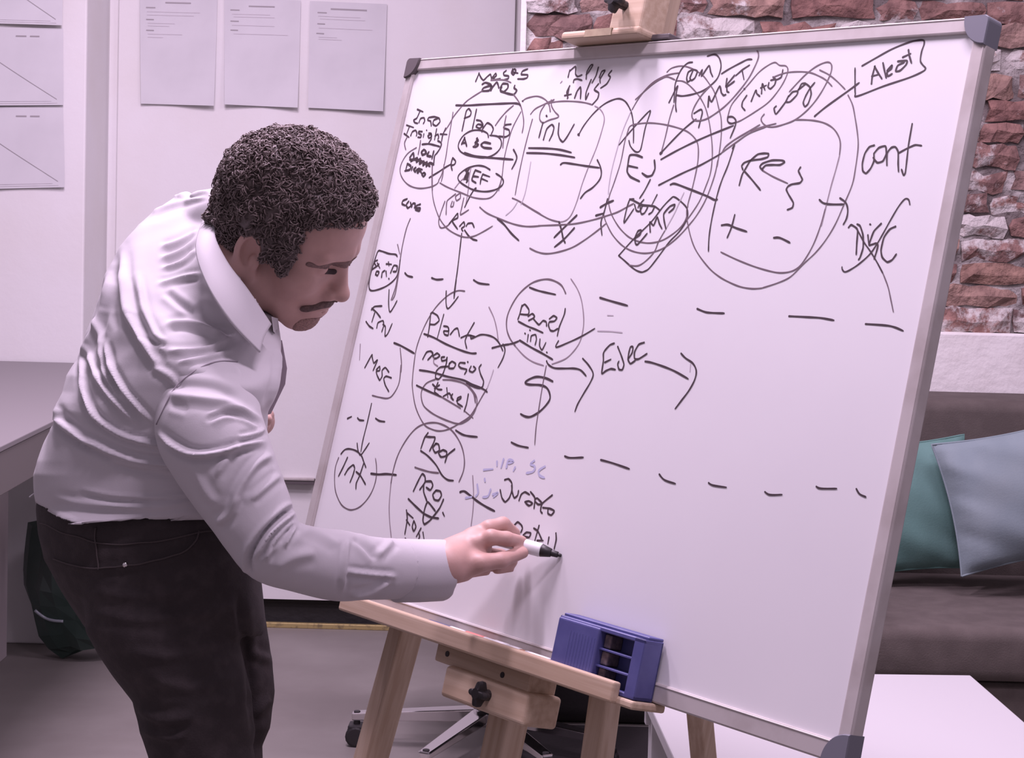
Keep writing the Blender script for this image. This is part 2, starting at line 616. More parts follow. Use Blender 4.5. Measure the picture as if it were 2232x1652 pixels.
sheet('printed_sheet', [(676, 2), (844, 9), (836, 243), (672, 235)], YP, 'rightmost of three printed sheets, nearest the brick wall', 'printed sheets on the panel', 0.012, T3, seed=3)
dl = ((0.10, 0.08), (0.945, 0.92), 0.010)
TL = [(.60, .69, .10, .018, True), (.72, .80, .10, .018, True), (.05, .9, .945, .006, False), (.05, .95, .97, .006, False)]
sheet('diagram_sheet', [(-118, -118), (139, -112), (138, 56), (-120, 48)], YL, 'top diagram sheet on the left wall, cut by the picture edge', 'diagram sheets on the left wall', 0.008, TL, dl, 4)
sheet('diagram_sheet', [(-120, 57), (138, 62), (139, 229), (-120, 231)], YL, 'middle diagram sheet on the left wall', 'diagram sheets on the left wall', 0.008, TL, dl, 5)
sheet('diagram_sheet', [(-120, 232), (138, 235), (142, 408), (-120, 414)], YL, 'bottom diagram sheet on the left wall, above the grey desk', 'diagram sheets on the left wall', 0.008, TL, dl, 6)

# ------------------------------------------------------------------ desk, green bag
ZT = 0.835
dk = empty('desk', (-1.5, 4.4, 0))
finish(dk, 'grey-topped desk standing against the left wall behind the man', 'desk')
MB().add(*box(-2.3, -0.997, 3.1, 5.33, ZT - 0.012, ZT, 0.002)).build('desktop', M_DESKTOP, dk)
MB().add(*box(-2.3, -0.999, 3.102, 5.328, ZT - 0.100, ZT - 0.0125, 0.002)).build('apron', M_DESKEDGE, dk)['label'] = 'darker taupe edge of the desk'
for (x0, y0) in ((-1.49, 5.08), (-2.24, 5.08), (-1.49, 3.2), (-2.24, 3.2)):
    if y0 < 4: x0 -= 0.05
    MB().add(*box(x0, x0 + 0.07, y0, y0 + 0.11, 0, ZT - 0.100, 0.002)).build('leg', M_DESKLEG, dk)


def crumple(c, rad, seed, n=26, m=18, amp=0.16):
    rs = np.random.RandomState(seed)
    dirs = rs.normal(size=(26, 3))
    dirs /= np.linalg.norm(dirs, axis=1)[:, None]
    offs = rs.uniform(0.62, 0.98, 26)
    V = []
    for j in range(m + 1):
        t = math.pi * j / m
        for i in range(n):
            w = 2 * math.pi * i / n
            d = np.array([math.sin(t) * math.cos(w), math.sin(t) * math.sin(w), math.cos(t)])
            k = (dirs @ d)
            r = min(1.0, np.min(np.where(k > 0.25, offs / np.maximum(k, .25), 9)))
            r *= 1 + amp * 0.25 * math.sin(7 * w + 3 * t)
            V.append(np.asarray(c) + d * r * np.asarray(rad))
    F = [(j * n + i, (j + 1) * n + i, (j + 1) * n + (i + 1) % n, j * n + (i + 1) % n) for j in range(m) for i in range(n)]
    return np.array(V), F


V, F = crumple((-1.13, 5.20, 0.250), (0.275, 0.125, 0.275), 5)
V[:, 2] = np.maximum(V[:, 2], 0.001)
bag = obj('plastic_bag', V, F, M_BAG)
finish(bag, 'crumpled dark green plastic bag on the floor under the desk', 'bag')
bq_ = proj(V)
streak_ = []
for (a, b) in catmull(np.array([(76, 1330), (92, 1343), (112, 1352), (138, 1354)], float), 5):
    k_ = np.where(np.hypot(bq_[:, 0] - a, bq_[:, 1] - b) < 22)[0]
    streak_.append(P(a, b, (V[k_, 1].min() if len(k_) else 5.09) - 0.002))
streak_ = np.array(streak_)
for _ in range(4):
    streak_[1:-1] = (streak_[:-2] + 2 * streak_[1:-1] + streak_[2:]) / 4
V, F = tube(streak_, 0.0045, 6)
obj('highlight_streak', V, F, mat('painted_highlight', (0.30, 0.33, 0.36), 0.3), bag, True)  # pale streak: a highlight on the plastic, put into the colour
# ------------------------------------------------------------------ sofa and cushions
so = empty('sofa', (1.5, 4.4, 0))
finish(so, 'dark grey fabric sofa along the brick wall behind the whiteboard', 'sofa')
X0, X1 = 0.62, 2.55
MB().add(*box(X0 + 0.02, X1 - 0.02, 4.03, 4.86, 0.07, 0.30, 0.02, 3)).build('base', M_SOFA, so)
xm = (X0 + X1) / 2 + 0.2
for (a, b) in ((X0 + 0.16, xm), (xm, X1 - 0.16)):
    MB().add(*box(a + 0.003, b - 0.003, 4.0, 4.64, 0.305, 0.425, 0.028, 4)).build('seat_cushion', M_SOFA, so, True)
MB().add(*box(X0 + 0.02, X1 - 0.02, 4.63, 4.88, 0.30, 0.865, 0.03, 4)).build('backrest', M_SOFA, so, True)
for a in (X0, X1 - 0.16):
    MB().add(*box(a, a + 0.16, 4.0, 4.86, 0.07, 0.60, 0.03, 4)).build('armrest', M_SOFA, so, True)
for (a, b) in ((X0 + .06, 4.08), (X1 - .1, 4.08), (X0 + .06, 4.78), (X1 - .1, 4.78)):
    MB().add(*box(a, a + .04, b, b + .04, 0, 0.07)).build('leg', M_BLACK, so)


def cushion(name, c, ux, uy, un, hw, hh, th, m, label, seed):
    rs = np.random.RandomState(seed)
    n = 28
    V, F = [], []
    ph = rs.uniform(0, 6, 8)
    for side in (1, -1):
        for j in range(n + 1):
            for i in range(n + 1):
                s, t = 2 * i / n - 1, 2 * j / n - 1
                # pinch: sides pulled in between the pointed corners
                px = s * hw * (1 - 0.07 * (1 - t * t) * abs(s)) 
                py = t * hh * (1 - 0.07 * (1 - s * s) * abs(t))
                e = (max(0, 1 - abs(s) ** 2.4) * max(0, 1 - abs(t) ** 2.4)) ** 0.55
                r = math.hypot(s, t)
                wr_ = 0.006 * math.sin(9 * s + 5 * t + ph[0]) * math.sin(4 * t - 3 * s + ph[1]) * (0.4 + r)
                wr_ += 0.004 * math.sin(21 * (s * .6 + t) + ph[2]) * max(0, abs(s) - .45)
                d = side * (th * e + (wr_ * min(1, 3 * e)))
                V.append(np.asarray(c) + ux * px + uy * py + un * d)
    k = (n + 1) ** 2
    for sd in (0, 1):
        for j in range(n):
            for i in range(n):
                a = sd * k + j * (n + 1) + i
                q = (a, a + 1, a + n + 2, a + n + 1)
                F.append(q if sd == 0 else q[::-1])
    # weld the rim
    V = np.array(V)
    for j in range(n + 1):
        for i in range(n + 1):
            if i in (0, n) or j in (0, n):
                V[k + j * (n + 1) + i] = V[j * (n + 1) + i]
    o = obj(name, V, F, m, smooth=True)
    # piping along the rim
    rim = [V[i] for i in range(n + 1)] + [V[j * (n + 1) + n] for j in range(1, n + 1)] + [V[n * (n + 1) + i] for i in range(n - 1, -1, -1)] + [V[j * (n + 1)] for j in range(n - 1, -1, -1)]
    tv, tf = tube(rim, 0.0028, 6, False)
    obj('seam', tv, tf, m, o, True)
    return finish(o, label, 'cushion', 'cushions on the grey sofa')


def lean(yaw, back, roll):
    Rm = Matrix.Rotation(yaw, 3, 'Z') @ Matrix.Rotation(-back, 3, 'X') @ Matrix.Rotation(roll, 3, 'Y')
    A = np.array(Rm)
    return A[:, 0], A[:, 2], -A[:, 1]


ux, uy, un = lean(0.05, 0.16, -0.10)
cushion('cushion', P(1972, 1104, 4.455), ux, uy, un, 0.165, 0.163, 0.055, M_TEAL, 'teal green cushion leaning on the sofa, half hidden by the whiteboard', 3)
ux, uy, un = lean(-0.10, 0.20, -0.235)
cushion('cushion', P(2226, 1080, 4.36), ux, uy, un, 0.180, 0.160, 0.06, M_PALE, 'pale blue-grey cushion in front of the teal one, at the right edge', 4)

# ------------------------------------------------------------------ white coffee table
ct = empty('coffee_table', (0.57, 3.2, 0))
ct.rotation_euler = (0, 0, math.radians(3.0))
finish(ct, 'low white table behind the lower right corner of the whiteboard', 'table')
MB().add(*box(0.268, 0.922, 2.922, 3.49, 0.425, 0.450, 0.003)).build('tabletop', M_TABLE, ct)
for (a, b) in ((0.295, 2.975), (0.845, 2.975), (0.295, 3.42), (0.845, 3.42)):
    MB().add(*box(a, a + 0.045, b, b + 0.045, 0, 0.425, 0.002)).build('leg', M_TABLE, ct)
MB().add(*box(0.285, 0.87, 3.435, 3.455, 0.36, 0.425, 0.002)).build('rail', M_TABLE, ct)

# ------------------------------------------------------------------ black pouf, thin black floor sheet and office chair behind the easel
V, F = box(0.03, 0.52, 4.64, 4.90, 0.0, 0.42, 0.05, 5)
pf = obj('pouf', V, F, M_BLACKF, smooth=True)
finish(pf, 'black fabric pouf against the brick wall behind the easel legs', 'pouf')
tv, tf = tube([(0.05, 4.637, 0.33), (0.50, 4.637, 0.33)], 0.004, 6)
obj('seam', tv, tf, M_BLACKF, pf, True)
V, F = box(0.03, 0.60, 3.72, 4.62, 0.0, 0.010, 0.003)
mt = obj('black_floor_sheet', V, F, M_BLACKF)
finish(mt, 'thin black sheet on the floor under the office chair beside the white table', 'mat')

HX, HY = -0.035, 4.42
oc = empty('office_chair', (HX, HY, 0))
finish(oc, 'office chair on a chrome star base with black castors behind the easel', 'chair')
for k, ang in enumerate((178, 245, 296, 334, 90)):
    w = math.radians(ang)
    d = np.array([math.cos(w), math.sin(w), 0])
    s = np.array([-d[1], d[0], 0])
    z = np.array([0, 0, 1.0])
    c0 = np.array([HX, HY, 0.0])
    L = 0.33
    a, b = c0 + d * 0.025 + z * 0.105, c0 + d * L + z * 0.082
    top0, top1 = 0.024, 0.016
    dep0, dep1 = 0.036, 0.020
    c8 = [a - s * .012 - z * dep0, b - s * .010 - z * dep1, b + s * .010 - z * dep1, a + s * .012 - z * dep0,
          a - s * top0, b - s * top1, b + s * top1, a + s * top0]
    arm = MB().add(*hexa(c8, 0.004, 2)).build('star_leg', M_CHROME, oc)
    cst = MB()
    e = c0 + d * (L - 0.012)
    cst.add(*tube([e + z * 0.085, e + z * 0.050], 0.008, 8))
    for q in (-1, 1):
        wv = []
        wc = e + s * q * 0.014 + z * 0.026
        cst.add(*tube([wc - s * .010, wc - s * .007, wc + s * .007, wc + s * .010], [0.020, 0.026, 0.026, 0.020], 16))
    cst.add(*obox(e + z * 0.043, (d, s, z), (0.020, 0.022, 0.011), 0.004))
    cst.build('castor', M_BLACK, oc)
hubm = MB()
hubm.add(*tube([(HX, HY, 0.065), (HX, HY, 0.12)], 0.034, 20))
hubm.build('hub', M_CHROME, oc, True)
MB().add(*tube([(HX, HY, 0.12), (HX, HY, 0.40)], 0.022, 16)).build('gas_column', M_BLACK, oc, True)
MB().add(*box(HX - .24, HX + .24, HY - .24, HY + .22, 0.41, 0.48, 0.025, 4)).build('seat', M_BLACKF, oc, True)
MB().add(*box(HX - .21, HX + .21, HY - .27, HY - .22, 0.54, 0.90, 0.02, 4)).build('backrest', M_BLACKF, oc, True)
MB().add(*box(HX - .03, HX + .03, HY - .255, HY - .225, 0.44, 0.60, 0.005, 2)).build('back_bar', M_BLACK, oc)
# ------------------------------------------------------------------ whiteboard
BC = np.array([0.1095959, 2.60770453, 1.14260516])
BU = unit([0.62629319, -0.77958582, 0.00167158])
BV = unit([0.18550332, 0.15110908, 0.97095549])
BN = -unit([0.75719572, 0.60779273, -0.23925435])      # towards the man
BW, BH = 0.5973, 0.45


def bl(a, b, c=0.0):
    """board coordinates (along, up, out) -> world"""
    return BC + BU * a + BV * b + BN * c


def bp(px, py, c=0.0):
    """pixel -> board coordinates on the plane lying c in front of the board"""
    d = ray(px, py)
    o = BC + BN * c
    t = ((o - CAM) @ BN) / (d @ BN)
    q = CAM + d * t - BC
    return q @ BU, q @ BV


def bdepth(px, py, c=0.0):
    a, b = bp(px, py, c)
    return bl(a, b, c)[1]


def bbox(a0, a1, b0, b1, c0, c1, bev=0.0, seg=2):
    return obox(bl((a0 + a1) / 2, (b0 + b1) / 2, (c0 + c1) / 2), (BU, BV, BN), (abs(a1 - a0) / 2, abs(b1 - b0) / 2, abs(c1 - c0) / 2), bev, seg)


board = empty('whiteboard', bl(0, -BH, 0))
finish(board, 'large aluminium-framed whiteboard covered in handwriting, standing on the easel', 'whiteboard')
FB = 0.0205
MB().add(*bbox(-BW + .004, BW - .004, -BH + .004, BH - .004, -0.012, 0.0)).build('writing_surface', M_BOARD, board)
M_ALUH = M_ALU
for (a0, a1, b0, b1) in ((-BW, BW, BH - FB, BH), (-BW, BW, -BH, -BH + 0.0255), (-BW, -BW + FB, -BH, BH), (BW - FB, BW, -BH, BH)):
    horiz = (a1 - a0) > (b1 - b0)
    m = MB()
    if horiz:
        m.add(*bbox(a0 + .004, a1 - .004, b0, b1, -0.016, 0.005, 0.0025, 2))
        m.add(*bbox(a0 + .02, a1 - .02, b1 - .0035, b1 - .0015, 0.004, 0.0058, 0.0006, 1))
    else:
        m.add(*bbox(a0, a1, b0 + .004, b1 - .004, -0.016, 0.0052, 0.0025, 2))
        m.add(*bbox(a1 - .0040, a1 - .0015, b0 + .02, b1 - .02, 0.004, 0.0062, 0.0006, 1))
    m.build('frame_bar', M_ALU, board)


def corner_cap(sa, sb, m, r=0.037):
    V, F = [], []
    ring = [(0, 0)] + [(math.cos(t), math.sin(t)) for t in np.linspace(0, math.pi / 2, 13)]
    # outer corner rounded: walk the outline of a quarter disc with a soft outer corner
    out = []
    for t in np.linspace(0, math.pi / 2, 7):
        q = 0.22
        out.append((-q * math.sin(t) * 1.0 + q - q, 0))
    pts = []
    q = 0.008
    for t in np.linspace(math.pi, 1.5 * math.pi, 6):       # outer rounded corner, centre (q,q)
        pts.append((q + q * math.cos(t) - .0005, q + q * math.sin(t) - .0005))
    for t in np.linspace(0, math.pi / 2, 14):              # inner quarter circle
        pts.append((r * math.cos(t), r * math.sin(t)))
    n = len(pts)
    for c, sc in ((-0.018, 1.0), (0.0075, 1.0), (0.0095, 0.94)):
        for (x, y) in pts:
            x2, y2 = (x - .012) * sc + .012, (y - .012) * sc + .012
            V.append(bl(sa * (BW - x2), sb * (BH - y2), c))
    for k in range(2):
        for i in range(n):
            F.append((k * n + i, k * n + (i + 1) % n, (k + 1) * n + (i + 1) % n, (k + 1) * n + i))
    F.append(tuple(range(n))[::-1])
    F.append(tuple(2 * n + i for i in range(n)))
    bm = bmesh.new()
    vs = [bm.verts.new(tuple(v)) for v in V]
    for f in F: bm.faces.new([vs[i] for i in f])
    bmesh.ops.recalc_face_normals(bm, faces=bm.faces)
    bm.verts.index_update()
    V2, F2 = bm_out(bm)
    o = obj('corner_cap', V2, F2, m, board)
    return o


corner_cap(1, 1, M_CAPGREY)
corner_cap(1, -1, M_CAPGREY)
corner_cap(-1, -1, M_CAPGREY)
corner_cap(-1, 1, M_CAPDARK, 0.034)['label'] = 'dark corner cap'

# ------------------------------------------------------------------ handwriting
TILES = {'A': (840, 120), 'B': (1140, 120), 'C': (1420, 80), 'D': (1640, 80), 'E': (780, 360), 'F': (1140, 360), 'G': (1480, 300),
         'H': (1660, 360), 'I': (740, 560), 'J': (1060, 560), 'K': (1260, 620), 'L': (700, 780), 'M': (700, 920), 'N': (960, 920),
         'O': (1200, 900), 'Q': (1600, 900), 'P': (0, 0)}
